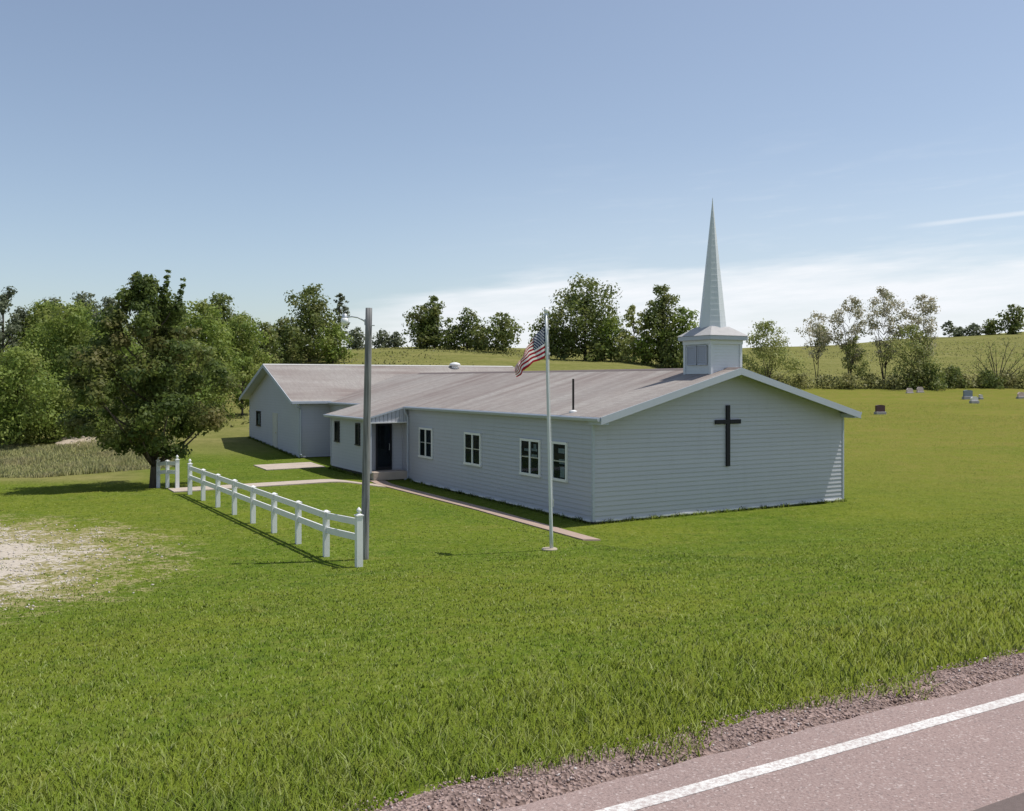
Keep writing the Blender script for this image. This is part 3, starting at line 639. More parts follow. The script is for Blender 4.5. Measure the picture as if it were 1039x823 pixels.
# ------------------------------------------------------------------ lamp pole
def lamp_pole():
    X, Y = ray(369.5, 568); g = gz(X, Y); o = thing('lamp_pole', 'grey weathered wooden pole with a yard lamp on a curved arm beside the fence', 'lamp pole', (X, Y, g))
    zt = zpix(312.5, Y) - g; xt = atpix(374.3, Y) - X
    pts = [(xt * t, 0, -.5 + (zt + .5) * t) for t in [i / 10 for i in range(11)]]
    MB().tube(pts, [.088 - .020 * i / 10 for i in range(11)], 14).build('pole', M['wood'], o, smooth=True)
    za = zpix(327, Y) - g; xa = xt * .95
    arm = [(xa - .06, 0, za), (xa - .12, 0, za + .045), (xa - .22, -.01, za + .095), (xa - .34, -.02, za + .115), (xa - .46, -.02, za + .10)]
    a = MB().tube(arm, .014, 8); a.box((xa - .085, -.03, za - .06), (xa - .06, .03, za + .06)); ao = a.build('lamp_arm', M['metal'], o, smooth=False)
    lx, lz = xa - .49, za + .10
    hd = MB(); hd.lathe([(.02, .075), (.05, .06), (.055, 0), (.06, -.012), (.04, -.014)][::-1], (lx, -.02, lz), 14); hd.build('lamp_head', M['metal'], o, smooth=True)
    gl = MB(); gl.lathe([(.02, -.165), (.06, -.15), (.082, -.09), (.075, -.03), (.055, -.013)], (lx, -.02, lz), 14); gl.build('lamp_globe', simple('white_globe', (.9, .9, .9), .3, .02, 2), o, smooth=True)
    ww = MB(); ww.tube([(xt * .93 + .06, -.03, zt * .93), (xt * .93 + .13, -.03, zt * .93)], .012, 6); ww.build('bracket', M['metal'], o)
lamp_pole()
# ------------------------------------------------------------------ flagpole and flag
FX, FY = ray(560, 558.5); FG = gz(FX, FY)
def flagpole():
    o = thing('flagpole', 'slender grey metal flagpole set in a small concrete pad', 'flagpole', (FX, FY, FG))
    zt = zpix(318, FY) - FG; xt = atpix(554, FY) - FX
    pts = [(xt * i / 8, 0, -.3 + (zt + .3) * i / 8) for i in range(9)]
    MB().tube(pts, [.040 - .013 * i / 8 for i in range(9)], 12).build('pole', M['alu'], o, smooth=True)
    b = MB().lathe([(.002, -.06), (.03, -.05), (.058, 0), (.03, .05), (.002, .06)], (xt, 0, zt + .055), 12); b.build('ball', M['vinyl'], o, smooth=True)
    tr = MB(); tr.box((xt - .05, -.02, zt - .05), (xt + .05, .02, zt + .0)); tr.build('truck', M['alu'], o)
    for zf in (.83, .935): c = MB(); c.box((xt * zf + .02, -.015, zt * zf - .02), (xt * zf + .07, .015, zt * zf + .02)); c.build('clip', M['vinyl'], o)
    c = MB().tube([(xt * .99 + .04, -.025, zt * .985), (xt * .6 + .04, -.03, zt * .6), (xt * .2 + .04, -.035, zt * .2)], .005, 5); c.build('halyard', M['vinyl'], o)
    cl = MB(); cl.tube([(.02, -.06, zt * .2 - .08), (.03, -.06, zt * .2 + .08)], .01, 6); cl.build('cleat', M['metal'], o)
    rim = [(.17, -.1), (.17, .02), (.155, .035), (.05, .04)]
    p = MB().lathe(rim, (-.05, .02, 0), 18); p.build('base_pad', simple('pad_concrete', (.40, .34, .26), .9, .15, 6), o)
flagpole()
def flag():
    T = [(0, 552.6, 331), (.2, 547, 336), (.4, 541, 342.5), (.55, 536, 351), (.7, 530.5, 360), (.85, 525.5, 369), (1, 521, 376.5)]
    B = [(0, 553.2, 363), (.2, 547.5, 365.8), (.4, 541.5, 367.5), (.55, 536.5, 371.5), (.7, 532, 376), (.85, 528, 380), (1, 525, 383)]
    def cur(Q, s): return np.interp(s, [q[0] for q in Q], [q[1] for q in Q]), np.interp(s, [q[0] for q in Q], [q[2] for q in Q])
    ns, nt_ = 60, 39; V = []; UV = []
    for i in range(ns + 1):
        s = i / ns; (tx, ty), (bx, by) = cur(T, s), cur(B, s)
        for j in range(nt_ + 1):
            t = j / nt_; q = t ** (1 + 1.5 * float(ss(s, .35, .75))); px = tx + (bx - tx) * q; py = ty + (by - ty) * q
            fold = .11 * math.sin(9.5 * s + 2.2 * t + .4) * min(1, s * 3) + .05 * math.sin(23 * s - 3 * t) * ss(s, .35, .8)
            px += 1.1 * math.sin(19 * s + 4 * t) * float(ss(s, .3, .7))
            Yp = FY - .01 + fold + .50 * s
            V.append((atpix(px, Yp) - FX, Yp - FY, zpix(py, Yp) - FG)); UV.append((s, 1 - t))
    F = [(i * (nt_ + 1) + j, i * (nt_ + 1) + j + 1, (i + 1) * (nt_ + 1) + j + 1, (i + 1) * (nt_ + 1) + j) for i in range(ns) for j in range(nt_)]
    k = NM('flag_cloth', .75, .2); uv = k.N.new('ShaderNodeUVMap').outputs[0]; sp = k.N.new('ShaderNodeSeparateXYZ'); k.L.new(uv, sp.inputs[0]); a, b = sp.outputs[0], sp.outputs[1]
    odd = k.math('MODULO', k.math('FLOOR', k.math('MULTIPLY', b, 13)), 2)
    c = k.mix(odd, (.40, .014, .035), (.90, .88, .86))
    can = k.math('MULTIPLY', k.math('LESS_THAN', a, .4), k.math('GREATER_THAN', b, 6 / 13))
    # nine rows of stars, offset by half a step
    gx = k.math('MULTIPLY', a, 12 / .4); gy = k.math('MULTIPLY', k.math('SUBTRACT', b, 6 / 13), 10 / (7 / 13))
    rx, ry = k.math('ROUND', gx), k.math('ROUND', gy); par = k.math('LESS_THAN', k.math('MODULO', k.math('ADD', rx, ry), 2), .5)
    dx, dy = k.math('SUBTRACT', gx, rx), k.math('SUBTRACT', gy, ry); dist = k.math('SQRT', k.math('ADD', k.math('MULTIPLY', dx, dx), k.math('MULTIPLY', dy, dy)))
    ang = k.math('ARCTAN2', dx, dy); rad = k.math('ADD', .40, k.math('MULTIPLY', .16, k.math('COSINE', k.math('MULTIPLY', ang, 5))))
    inn = k.math('MULTIPLY', k.math('MULTIPLY', k.math('GREATER_THAN', rx, .5), k.math('LESS_THAN', rx, 11.5)), k.math('MULTIPLY', k.math('GREATER_THAN', ry, .5), k.math('LESS_THAN', ry, 9.5)))
    star = k.math('MULTIPLY', k.math('MULTIPLY', k.math('LESS_THAN', dist, rad), par), inn)
    c = k.mix(can, c, k.mix(star, (.012, .022, .09), (.9, .9, .9))); k.col(c)
    t = k.N.new('ShaderNodeBsdfTranslucent'); k.put(c, t.inputs['Color']); m = k.N.new('ShaderNodeMixShader'); m.inputs[0].default_value = .3
    k.L.new(k.p.outputs[0], m.inputs[1]); k.L.new(t.outputs[0], m.inputs[2]); k.L.new(m.outputs[0], k.N['Material Output'].inputs['Surface'])
    me = bpy.data.meshes.new('flag'); me.from_pydata(V, [], F); me.materials.append(k.m); ul = me.uv_layers.new(name='UVMap')
    for lp in me.loops: ul.data[lp.index].uv = UV[lp.vertex_index]
    me.polygons.foreach_set('use_smooth', [True] * len(F)); me.update(); o = link('flag', me); o.location = (FX, FY, FG)
    tag(o, 'drooping American flag with stars and stripes hanging from the flagpole', 'flag')
flag()

# ------------------------------------------------------------------ headstones
def headstone(label, px, py, wpx, hpx, mat, shape='slab', rot=.25):
    X, Y = ray(px, py); g = gz(X, Y); s = Y / FPX; w, h = wpx * s, hpx * s
    o = thing('headstone', label, 'headstone', (X, Y, g), rot, 'headstones in the graveyard'); b = MB(); b.box((-w * .58, -.20, -.2), (w * .58, .20, h * .22)); b.build('plinth', simple('plinth_stone', (.34, .33, .33), .8, .2, 6), o, bevel=.02)
    t = MB(); n = 9; d = .10
    if shape == 'slab': prof = [(-w / 2, h * .221)] + [(-w / 2 + w * i / n, h * (.92 + .08 * math.sin(math.pi * i / n))) for i in range(n + 1)] + [(w / 2, h * .221)]
    else: prof = [(-w / 2, h * .221), (-w / 2, h * .70), (-w * .28, h), (w * .28, h), (w / 2, h * .70), (w / 2, h * .221)]
    prof = prof[::-1]; t.prism([(a, d, c) for a, c in prof], [(a, -d, c) for a, c in prof]); t.build('tablet', mat, o)
mk = lambda n, c: simple(n, c, .4, .25, 7, spec=.5)
headstone('dark maroon headstone, nearest to the church roof edge', 893, 420, 10, 9, mk('maroon_granite', (.065, .022, .030)))
headstone('pale pink headstone, left of the two side by side', 923, 400, 7, 6, mk('pink_stone', (.62, .50, .46)), 'cut')
headstone('pale pink headstone, right of the two side by side', 933.5, 399.3, 7, 6.5, mk('pink_granite', (.58, .47, .44)), 'cut')
headstone('large blue grey headstone in front of the hedge', 982, 404.5, 10, 8.5, mk('blue_granite', (.17, .21, .26)))
headstone('low white headstone beside the blue grey one', 988.5, 408, 8, 5.5, mk('white_marble', (.70, .68, .66)), 'cut')
headstone('tiny pale headstone behind the low white one', 995, 404.5, 3.5, 4, mk('grey_marble', (.55, .52, .48)))
headstone('pale pink headstone at the right edge of the lawn', 1036, 404, 8, 6, mk('rose_granite', (.60, .46, .42)), 'cut')

# ------------------------------------------------------------------ trees
def leaves_mesh(name, P, size, mat, parent, var, up=.30, out=None):
    n = len(P); nrm = rng.normal(size=(n, 3)) * (.42 if out is not None else 1); nrm[:, 2] += up
    if out is not None: nrm += out * 1.0
    nrm /= np.linalg.norm(nrm, axis=1, keepdims=True)
    a = np.cross(nrm, rng.normal(size=(n, 3))); a /= np.linalg.norm(a, axis=1, keepdims=True) + 1e-9; b = np.cross(nrm, a)
    s = (size * rng.uniform(.55, 1.25, n))[:, None]
    V = np.stack([P - a * s * .55, P + b * s * .32 - nrm * s * .08, P + a * s * .55, P - b * s * .32 - nrm * s * .08], 1).reshape(-1, 3)
    return mesh_np(name, V, np.arange(n * 4).reshape(n, 4), mat, parent, {'var': np.repeat(var, 4)})
PROF = {
 'maple': [(.0, .30), (.06, .52), (.15, .90), (.28, 1.0), (.42, .93), (.56, .76), (.70, .58), (.84, .36), (1, .12)],
 'round': [(.0, .55), (.12, .85), (.35, 1.0), (.6, .92), (.8, .68), (.92, .42), (1, .15)],
 'tall': [(.0, .45), (.15, .8), (.4, 1.0), (.65, .8), (.85, .5), (1, .12)],
 'spread': [(.0, .3), (.2, .6), (.5, 1.0), (.75, .95), (.9, .6), (1, .25)],
 'bush': [(.0, .9), (.3, 1.0), (.6, .85), (.85, .5), (1, .2)]}
def tree(name, label, cat, px, Y, top, wid, kind='round', mat='leaf_wood', k=4.5, lpx=2.6, base=.18, group=None, clumps=None, sparse=False, lean=0, cl=None, stems=1, trunk=None, peaks=(), shift=0):
    X = atpix(px, Y); g = gz(X, Y); H = zpix(top, Y) - g; R = wid / FPX * Y / 2; hpx = H / Y * FPX
    o = thing(name, label, cat, (X, Y, g), 0 if peaks else random.uniform(0, 6.28), group)
    z0 = H * base; hc = H - z0; pr = PROF[kind]; ph, pw = [p[0] for p in pr], [p[1] for p in pr]
    m = clumps or int(26 + 10 * min(4, hpx / 60)); C = []; cl = cl or (.30 if sparse or k < 3 else .40)
    for i in range(m):
        t = (i + rng.random()) / m; rr = np.interp(t, ph, pw) * R; d = rr * (1 - cl * .55) * math.sqrt(rng.uniform(.12, 1)) * rng.uniform(.88, 1.22); a = rng.random() * 6.283
        C.append((d * math.cos(a), d * math.sin(a), z0 + hc * (.04 + .93 * t), R * cl * rng.uniform(.6, 1.15) * (.55 + .5 * np.interp(t, ph, pw))))
    if shift: C = [(a + shift / FPX * Y * min(1, max(0, (c - z0) / (H * .25))), b, c, d) for a, b, c, d in C]
    for (dx, ty_, ww) in peaks:      # leaders that stand out of the crown's top
        for q in range(6): C.append(((dx * (1 - .05 * q)) / FPX * Y, 0, zpix(ty_ + 4 + q * 6, Y) - g, ww / FPX * Y * (.34 + .10 * q)))
    for i in range(0 if peaks else 3): C.append((R * .14 * rng.normal(), R * .14 * rng.normal(), H * rng.uniform(.90, .97), R * cl * .42))
    if not sparse and k > 3:
        for t in np.linspace(.05, .78, 9):
            q = R * (.34 if peaks else .62) * np.interp(t, ph, pw); a = 2.4 * t * 9; C.append((q * .5 * math.cos(a) * bool(peaks), q * .5 * math.sin(a) * bool(peaks), z0 + hc * t, q))
    C = np.array(C); area = hpx * (1 - base) * wid * .72; nl = int(area * k / (lpx ** 2 * .45)); nl = min(max(nl, 260), 60000)
    wts = C[:, 3] ** 2; idx = rng.choice(len(C), nl, p=wts / wts.sum())
    dirn = rng.normal(size=(nl, 3)); dirn /= np.linalg.norm(dirn, axis=1, keepdims=True); rad = rng.random(nl) ** .45 * rng.uniform(.75, 1.18, nl)
    P = C[idx, :3] + dirn * (rad * C[idx, 3] * (1.55 if sparse else 1))[:, None] * np.array([1, 1, .72]); P[:, 2] = np.maximum(P[:, 2], z0 * .7 + .05)
    cv = rng.random(len(C)); var = np.clip(cv[idx] * .6 + rng.random(nl) * .55 - .05, 0, 1)
    leaves_mesh('crown', P, lpx / FPX * Y * 1.25, M[mat], o, var, out=dirn)
    tr = MB(); tw = trunk or max(.05, H * (.012 if sparse else .020))
    if kind == 'bush' and stems == 1: stems = 4
    for s_ in range(stems):
        a = rng.random() * 6.28; sp = 0 if stems == 1 else R * .5
        tx, ty = sp * math.cos(a), sp * math.sin(a); ht = H * (.86 if stems == 1 else rng.uniform(.6, .95)); q = []
        for i in range(7):
            t = i / 6; q.append((tx * t ** 1.4 + .04 * R * math.sin(5 * t + s_ * 2) * t, ty * t ** 1.4 + .04 * R * math.cos(4 * t + s_) * t, -.25 + (ht + .25) * t))
        rr = [(tw if stems == 1 else tw * .6) * (1.25 if i == 0 else 1 - .86 * i / 6) for i in range(7)]; tr.tube(q, rr, 8 if hpx > 120 else 6)
    for i in range(min(len(C), 26 if not sparse else 40)):
        c = C[i * len(C) // min(len(C), 26 if not sparse else 40)]; zs = max(z0 * .75, c[2] - .55 * math.hypot(c[0], c[1]) - .1 * H)
        zs = min(zs, H * .8); mid = (c[0] * .45, c[1] * .45, zs + (c[2] - zs) * .35); rb = tw * .42 * (1 - .7 * zs / H)
        tr.tube([(0, 0, zs), mid, (c[0], c[1], c[2])], [rb, rb * .6, rb * .18], 5)
    tr.build('trunk', M['bark'], o, smooth=True); return o
NT = tree
# the tree by the fence
NT('maple_tree', 'bushy dark olive tree standing alone at the end of the white fence', 'tree', 156.5, 34.0, 278, 178, 'maple', 'leaf_maple', 7.5, 3.4, .13, clumps=125, cl=.20, trunk=.17, shift=-9, peaks=((-17, 275, 17), (14, 271, 9), (30, 280, 9)))
WG = 'wooded edge behind the meadow'
L_ = [ # name, label, x, Y, top, width, kind, material
 ('woodland_tree', 'grey green loose tree cut by the left picture edge', 2, 62, 291, 46, 'spread', 'leaf_blue', 2.6, .25),
 ('woodland_tree', 'pale green tree low at the left picture edge, in front of the wood', 18, 50, 352, 74, 'round', 'leaf_wood', 4.2, .04),
 ('woodland_tree', 'light green tree rising just left of the bushy fence tree', 70, 60, 308, 92, 'round', 'leaf_wood', 4.4, .05),
 ('woodland_tree', 'green tree between the left edge and the tallest part of the wood', 36, 66, 318, 70, 'round', 'leaf_wood', 4.2, .08),
 ('woodland_tree', 'dusky tree peeking over the wood above the light green tree', 85, 105, 297, 46, 'round', 'leaf_blue', 4.2, .15),
 ('woodland_tree', 'dusky tree showing at the skyline left of the fence tree top', 55, 108, 303, 44, 'round', 'leaf_blue', 4.2, .15),
 ('woodland_tree', 'dusky low crown on the skyline beside the fence tree peaks', 112, 108, 301, 40, 'round', 'leaf_blue', 4.2, .15),
 ('woodland_tree', 'tall rounded tree directly right of the fence tree top', 226, 92, 296, 52, 'round', 'leaf_dark', 4.5, .10),
 ('woodland_tree', 'mid green tree partly hidden by the right side of the fence tree', 206, 74, 306, 62, 'round', 'leaf_wood', 4.3, .08),
 ('woodland_tree', 'green tree sloping down towards the far end of the church', 246, 84, 318, 52, 'round', 'leaf_wood', 4.3, .06),
 ('woodland_tree', 'green tree behind the middle of the bushy fence tree', 165, 82, 304, 80, 'round', 'leaf_wood', 4.4, .05),
 ('woodland_tree', 'light green tree behind the left flank of the bushy fence tree', 112, 64, 326, 84, 'round', 'leaf_wood', 4.4, .04),
 ('woodland_tree', 'green tree low behind the right flank of the bushy fence tree', 190, 70, 345, 70, 'round', 'leaf_wood', 4.4, .03),
 ('woodland_tree', 'tall green tree of the wood midway between the left edge and the fence tree', 48, 64, 306, 66, 'round', 'leaf_wood', 4.4, .05),
 ('woodland_tree', 'green tree just outside the left picture edge', -70, 58, 322, 90, 'round', 'leaf_wood', 4, .05),
 ('woodland_tree', 'outermost green tree of the wood, well past the left picture edge', -150, 62, 315, 96, 'round', 'leaf_wood', 4, .05),
 ('woodland_tree', 'dark tree filling the gap behind the fence tree trunk', 128, 72, 330, 96, 'round', 'leaf_dark', 4.5, .04),
 ('woodland_tree', 'loose small tree with thin stems just left of the church gable', 246, 66, 362, 42, 'spread', 'leaf_wood', 2.3, .12),
 ('woodland_tree', 'dark small tree between the wood and the big round hill tree', 268, 100, 327, 38, 'round', 'leaf_dark', 4.5, .04),
 ('woodland_tree', 'green bushy tree low at the wood edge behind the weeds', 60, 52, 395, 70, 'bush', 'leaf_wood', 4.2, .02),
 ('woodland_tree', 'dark bushy tree low at the wood edge beside the dirt bank', 104, 55, 385, 60, 'bush', 'leaf_dark', 4.2, .02),
 ('woodland_tree', 'shaded bushy tree low in the wood at the far left', -12, 52, 372, 66, 'bush', 'leaf_dark', 4.2, .02),
 ('woodland_tree', 'green shrub low behind the short fence by the meadow', 205, 64, 375, 56, 'bush', 'leaf_wood', 4.2, .02)]
for (n_, lb, x, Y, tp, wd, kd, mt_, k_, bs) in L_: NT(n_, lb, 'tree', x, Y, tp, wd * 1.32, kd, mt_, k_ * 1.15, 2.7, bs, WG)
HG = 'trees along the hill top'
for (lb, x, Y, tp, wd, kd, mt_, k_, bs) in [
 ('big round dark tree on the hill above the far roof end', 314, 112, 290, 56, 'round', 'leaf_dark', 4.6, .06),
 ('slim loose tree leaning out beside the big round hill tree', 345, 116, 297, 20, 'tall', 'leaf_blue', 2.4, .30),
 ('bushy tree at the left foot of the big round hill tree', 291, 108, 322, 36, 'round', 'leaf_dark', 4.5, .03),
 ('bushy tree at the right foot of the big round hill tree', 338, 110, 328, 34, 'round', 'leaf_wood', 4.5, .03),
 ('low dusky bush on the skyline right of the lamp pole', 388, 152, 335, 22, 'bush', 'leaf_blue', 4.5, .02),
 ('low dusky bush on the skyline left of the lamp pole', 362, 152, 333, 24, 'bush', 'leaf_blue', 4.5, .02),
 ('smallest dusky bush beside the twin-topped hill tree', 402, 152, 337, 18, 'bush', 'leaf_blue', 4.5, .02),
 ('left half of the twin-topped tree on the open hill', 427, 142, 310, 32, 'round', 'leaf_dark', 4.5, .03),
 ('taller right half of the twin-topped tree on the open hill', 441, 142, 299, 27, 'tall', 'leaf_dark', 4.5, .04),
 ('small dark bush tree under the twin-topped hill tree', 458, 140, 329, 26, 'bush', 'leaf_dark', 4.5, .02),
 ('medium hill tree midway between the lamp pole and the flag', 474, 140, 313, 28, 'tall', 'leaf_dark', 3.8, .04),
 ('low bushy hill tree just left of the one behind the flag', 489, 138, 330, 26, 'bush', 'leaf_dark', 4.5, .02),
 ('rounded hill tree left of the flag', 510, 136, 317, 38, 'round', 'leaf_dark', 4.0, .04),
 ('dark tree standing behind the flagpole top', 557, 122, 316, 34, 'round', 'leaf_dark', 4.3, .05),
 ('tallest broad tree on the hill right of the flagpole', 594, 121, 281, 66, 'round', 'leaf_dark', 4.3, .10),
 ('bushy lower tree right under the tallest hill tree', 620, 119, 322, 34, 'round', 'leaf_wood', 3.8, .06),
 ('pale yellow green tree between the tallest hill tree and the steeple group', 643, 119, 309, 28, 'tall', 'leaf_light', 2.6, .10),
 ('tall dark pointed tree next to the steeple', 672, 117, 287, 40, 'tall', 'leaf_dark', 4.3, .05),
 ('green tree tucked against the left side of the steeple', 693, 115, 310, 34, 'round', 'leaf_wood', 4.0, .05),
 ('leafy shrub filling the gap left of the tallest hill tree', 573, 120, 334, 26, 'bush', 'leaf_dark', 4.0, .02),
 ('leafy shrub under the right edge of the tallest hill tree', 606, 118, 340, 24, 'bush', 'leaf_dark', 4.0, .02),
 ('yellow green shrub between the low bushy tree and the pale tall one', 632, 117, 338, 24, 'bush', 'leaf_light', 3.6, .02),
 ('dark shrub at the foot of the pointed tree by the steeple', 681, 114, 342, 30, 'bush', 'leaf_dark', 4.0, .02),
 ('low shrub tree at the foot of the pale yellow green tree', 655, 116, 335, 26, 'bush', 'leaf_wood', 4.0, .03)]:
    NT('hill_tree', lb, 'tree', x, Y, tp, wd * 1.38, kd, mt_, k_, 2.5, bs, HG)
RG = 'thin trees along the graveyard hedge'
for (lb, x, Y, tp, wd, kd, mt_, k_, bs, st_) in [
 ('yellow green bushy tree just right of the steeple', 779, 112, 326, 60, 'bush', 'leaf_light', 2.6, .03, 6),
 ('short thin tree with a tan top, first right of the church roof', 829, 116, 316, 42, 'spread', 'leaf_pink', 1.2, .38, 2),
 ('thin forked tree with a sparse tan top left of the tallest sparse tree', 862, 115, 299, 42, 'spread', 'leaf_pink', 1.35, .24, 4),
 ('tallest sparse tan-topped tree above the hedge', 897, 116, 290, 46, 'spread', 'leaf_pink', 1.5, .25, 3),
 ('sparse tan-topped tree right of the tallest sparse one', 937, 115, 297, 44, 'spread', 'leaf_pink', 1.5, .22, 3),
 ('leafy green tree in front of the sparse tan-topped trees', 925, 113, 330, 56, 'round', 'leaf_light', 2.0, .16, 2),
 ('small yellow green tree under the forked tan-topped one', 868, 114, 340, 30, 'round', 'leaf_light', 1.6, .15, 2)]:
    NT('hedgerow_tree', lb, 'tree', x, Y, tp, wd, kd, mt_, k_ * 1.25, 1.75, bs, RG, sparse=True, stems=st_, cl=.30 if mt_ == 'leaf_light' else .24)
for (lb, x, Y, tp, wd, kd, mt_, k_, bs) in [
 ('dark round tree on the far ridge behind the first thin tree', 833, 240, 330, 24, 'round', 'leaf_dark', 4.5, .05),
 ('dark tree on the far ridge at the right picture edge', 1028, 262, 309, 32, 'round', 'leaf_dark', 4.5, .05),
 ('lower dark tree on the far ridge left of the edge one', 1006, 266, 324, 26, 'round', 'leaf_dark', 4.5, .05),
 ('small dusky tree on the far ridge, third from the right edge', 988, 268, 328, 24, 'bush', 'leaf_blue', 4.5, .05),
 ('thin grey tree on the far ridge right of the tan-topped trees', 963, 262, 326, 20, 'tall', 'leaf_blue', 1.6, .1),
 ('low dusky bush on the far ridge beside the thin grey tree', 974, 268, 332, 18, 'bush', 'leaf_blue', 4.0, .05)]:
    NT('ridge_tree', lb, 'tree', x, Y, tp, wd, kd, mt_, k_, 2.4, bs, 'trees on the far ridge')
BG = 'bushes of the graveyard hedge'
BUSH = [(768, 378, 26, 'light bush directly behind the church roof slope by the steeple'), (790, 380, 34, 'low bush under the yellow green tree'), (812, 379, 30, 'low bush in the hedge left of the first thin tree'),
 (838, 381, 34, 'hedge bush at the foot of the first thin tree'), (862, 378, 30, 'hedge bush at the foot of the forked thin tree'), (884, 379, 30, 'hedge bush left of the tallest sparse tree'), (908, 380, 28, 'hedge bush between the tallest sparse tree and the leafy one'),
 (926, 375, 26, 'dark hedge bush left of the darkest bush'), (943, 370, 34, 'darkest tall hedge bush under the leafy tree'), (966, 373, 32, 'tan hedge bush right of the darkest one'), (980, 378, 26, 'low tan hedge bush above the blue grey headstone'),
 (1002, 376, 30, 'dark hedge bush under the bare shrub'), (1022, 376, 32, 'hedge bush right of the bare shrub'), (1044, 374, 34, 'hedge bush cut by the right picture edge')]
for (x, tp, wd, lb) in BUSH: NT('hedge_bush', lb, 'bush', x, 112.5 + rng.uniform(-1, 1.2), tp + (-1 if 'dark' in lb else 1), wd * 1.3, 'bush', 'leaf_dark' if 'dark' in lb else 'leaf_hedge', 4.0, 2.2, .0, BG)
def bare_shrub():
    Y = 114; X = atpix(1012, Y); g = gz(X, Y); o = thing('bare_shrub', 'leafless shrub with fanned bare stems at the right of the hedge', 'shrub', (X, Y, g)); b = MB(); tips = []
    for i in range(13):
        a = -1.05 + 2.1 * i / 12 + rng.uniform(-.08, .08); L0 = rng.uniform(4.6, 7.2) * (1 - .25 * abs(a)); dy = rng.uniform(-.6, .6)
        q = [(L0 * t * math.sin(a * (.45 + .55 * t)), dy * t, L0 * t * math.cos(a * .8) - .2) for t in (0, .3, .6, .85, 1)]; b.tube(q, [.085, .065, .045, .028, .012], 5)
        for j in range(4):
            p = Vector(q[2 + j % 2]); e = p + Vector((rng.uniform(-.7, .7), rng.uniform(-.5, .5), rng.uniform(.5, 1.3))); b.tube([p, (p + e) / 2 + Vector((.05, 0, 0)), e], [.03, .02, .008], 4); tips.append(e)
    b.build('stem', M['bark'], o)
    P = np.array([t for t in tips for _ in range(7)]) + rng.normal(size=(len(tips) * 7, 3)) * .3; leaves_mesh('foliage', P, .26, M['leaf_light'], o, rng.random(len(P)))
bare_shrub()

# ------------------------------------------------------------------ grass, weeds
def blades(name, X, Y, h, wd, mat, label, cat, lean=.45):
    n = len(X); Z = GH(X, Y) - .004; a = rng.random(n) * 6.283; ln = h * lean * rng.uniform(.2, 1.3, n); la = rng.random(n) * 6.283
    dx, dy = np.cos(a) * wd / 2, np.sin(a) * wd / 2; lx, ly = np.cos(la) * ln, np.sin(la) * ln
    B = np.stack([X, Y, Z], 1); z = np.zeros(n); o = np.stack([dx, dy, z], 1); m = np.stack([lx * .35, ly * .35, h * .6], 1); t = np.stack([lx, ly, h], 1)
    V = np.stack([B - o, B + o, B + m + o * .8, B + m - o * .8, B + t + o * .15, B + t - o * .15], 1).reshape(-1, 3)
    k = np.arange(n)[:, None] * 6; F = np.concatenate([k + np.array([[0, 1, 2, 3]]), k + np.array([[3, 2, 4, 5]])])
    return tag(mesh_np(name, V, F, mat, None, {'var': np.repeat(rng.random(n), 6)}, smooth=True), label, cat, kind='stuff')
def clear_of_built(X, Y):
    u, w = WL(X, Y); k = w > -17.06 + .16 * np.sin(u * 1.7 + np.sin(u * .6) * 2) + .09 * np.sin(u * 5.3 + 1) + .05 * rng.normal(size=len(X))
    k &= ~((u > -.05) & (u < 10.3) & (w > -.05)); k &= ~((u > -1.65) & (w > 13) & (u < 13)); k &= ~((u > -1.7) & (u < -.92) & (w > 4) & (w < 13)); k &= ~((w > -2.55) & (w < 4) & (u > -2.1 + .44 * (w + 2.6) / 6.6) & (u < -1.4 + .46 * (w + 2.5) / 6.5))
    k &= ~((u > -9.5) & (u < -1.7) & (w > 10.55 + .55 * (u + 9.5) / 7.7) & (w < 11.65 + .5 * (u + 9.5) / 7.7)); k &= ~((u > -4.3) & (u < -1.6) & (w > 18.4) & (w < 20.6))
    k &= rng.random(len(X)) > np.clip(gravel_mask(u, w) * 1.5 - .05 - .8 * np.clip(np.sin(u * 2.3 + 2 * np.sin(w * 1.3)) * np.sin(w * 2.9 + u), 0, 1), 0, 1); return k
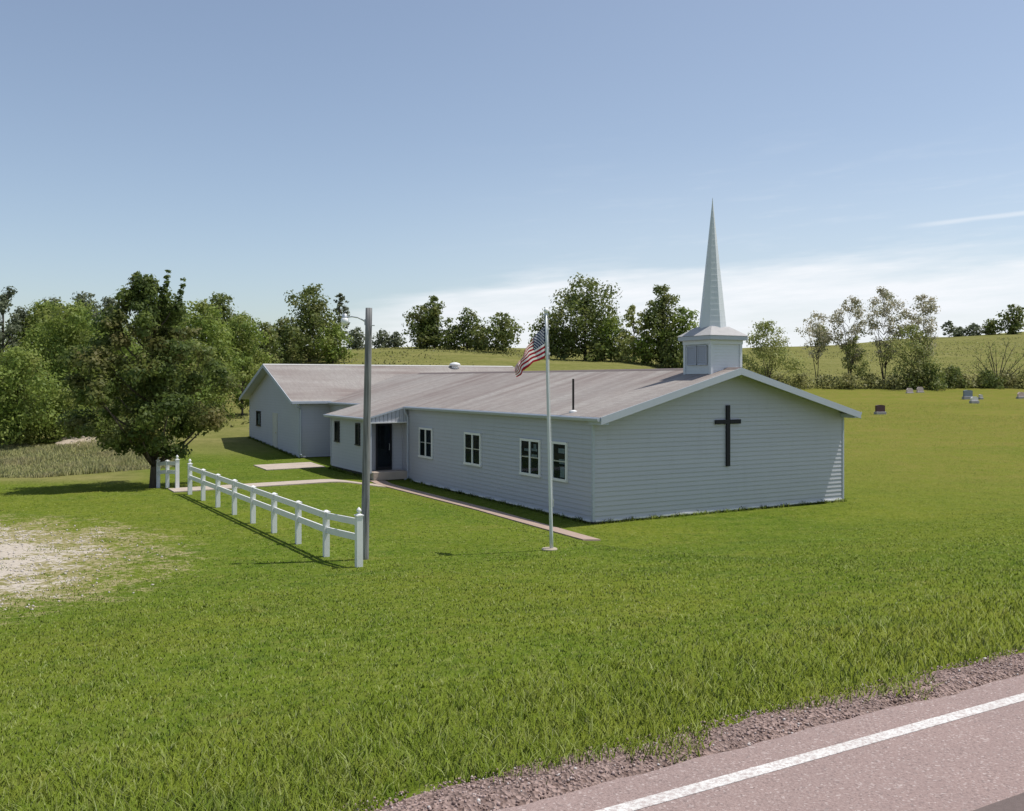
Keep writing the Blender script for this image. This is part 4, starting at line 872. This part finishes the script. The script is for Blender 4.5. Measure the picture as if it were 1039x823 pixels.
def build_grass():
    xs, ys, hs, ws = [], [], [], []
    yg = np.linspace(4.0, 95, 2000); dens = 3600 * (4.5 / yg) ** 1.75; a0 = lambda y: .60 * y + 4.5
    lam = dens * 2 * a0(yg); cdf = np.cumsum(lam); n = int(cdf[-1] * (yg[1] - yg[0])); cdf /= cdf[-1]
    Y = np.interp(rng.random(n), cdf, yg); X = rng.uniform(-1, 1, n) * a0(Y); r = X / Y
    k = clear_of_built(X, Y) & ~((Y > 36.5) & (r < -.36)) & ~((Y > 46) & (r < .2)); X, Y = X[k], Y[k]; u, w = WL(X, Y)
    tall = ss(w, -14.2, -16.4); cl = np.sin(X * 1.7 + 2 * np.sin(Y * .9)) * np.sin(Y * 1.9 + X * .6); fade = 1 - .50 * ss(Y, 10, 30)
    hs.append((.018 + .026 * rng.random(len(X)) ** 1.5 + .012 * cl.clip(0, 1) + tall * rng.uniform(.005, .085, len(X))) * fade); ws.append((.0038 + .0007 * Y) * rng.uniform(.7, 1.3, len(X))); xs.append(X); ys.append(Y)
    blades('lawn_grass', np.concatenate(xs), np.concatenate(ys), np.concatenate(hs), np.concatenate(ws), M['blade'], 'short mown green grass covering the lawn', 'grass', .9)
    n = 5200; e = rng.integers(0, 4, n); t = rng.random(n); o_ = -.05 - .12 * rng.random(n) ** 2
    u = np.select([e == 0, e == 1, e == 2], [o_, 10.25 * t, -1.6 + o_], -1.55 + o_); w = np.select([e == 0, e == 1, e == 2], [13 * t, o_, 13.1 + 4.7 * t], 22.7 + 9.3 * t); X, Y = LW(u, w)
    blades('edge_grass', X, Y, rng.uniform(.05, .17, n) * (.5 + .5 * np.sin(t * 37) ** 2), rng.uniform(.012, .03, n), M['blade'], 'untrimmed grass along the foot of the church walls', 'grass', .6)
    # tall weeds between the lawn and the wood on the left
    n = 40000; px = rng.uniform(-150, 178, n); Y = rng.uniform(37.6, 50, n) + .030 * (px - 40).clip(0, 200); X = atpix(px, Y)
    blades('tall_weeds', X, Y, rng.uniform(.08, .34, n) * (.7 + .3 * np.sin(X * 1.3 + np.sin(Y * 1.1))), rng.uniform(.03, .08, n), M['weed'], 'tall tan and green weeds at the edge of the lawn below the wood', 'weeds')
    n = 42000; Y = rng.uniform(58, 235, n); X = rng.uniform(-.34, .62, n) * Y; k = np.where(X / Y > .24, Y > 118, (X / Y > -.28) | (Y > 60)); X, Y = X[k], Y[k]
    blades('meadow_grass', X, Y, rng.uniform(.08, .30, len(X)) * (.5 + .5 * np.sin(X * .23 + np.sin(Y * .17) * 2) ** 2), rng.uniform(.06, .22, len(X)), M['meadow'], 'rough tan and green grass over the hillside behind the church', 'grass', .8)
build_grass()
def dirt_bank():
    Y = 49.5; n = 18; V = []; F = []
    for i in range(n + 1):
        for j in range(9):
            a, b = i / n, j / 8; X = atpix(56 + 42 * a, Y); yy = Y + 4.2 * b; X *= yy / Y
            h = .38 * math.sin(math.pi * a) ** .7 * math.sin(math.pi * min(1, b * .8 + .02)) + .30 * mnoise.noise(Vector((X * 1.4, yy * 1.4, 0))); V.append((X, yy, gz(X, yy) - .05 + max(h, -.02) + .35 * a * b))
    for i in range(n):
        for j in range(8): F.append((i * 9 + j, (i + 1) * 9 + j, (i + 1) * 9 + j + 1, i * 9 + j + 1))
    structure(mesh_np('dirt_bank', np.array(V), F, simple('pale_dirt', (.42, .35, .27), .95, .35, 1.6, bump=.05), smooth=True))
dirt_bank()
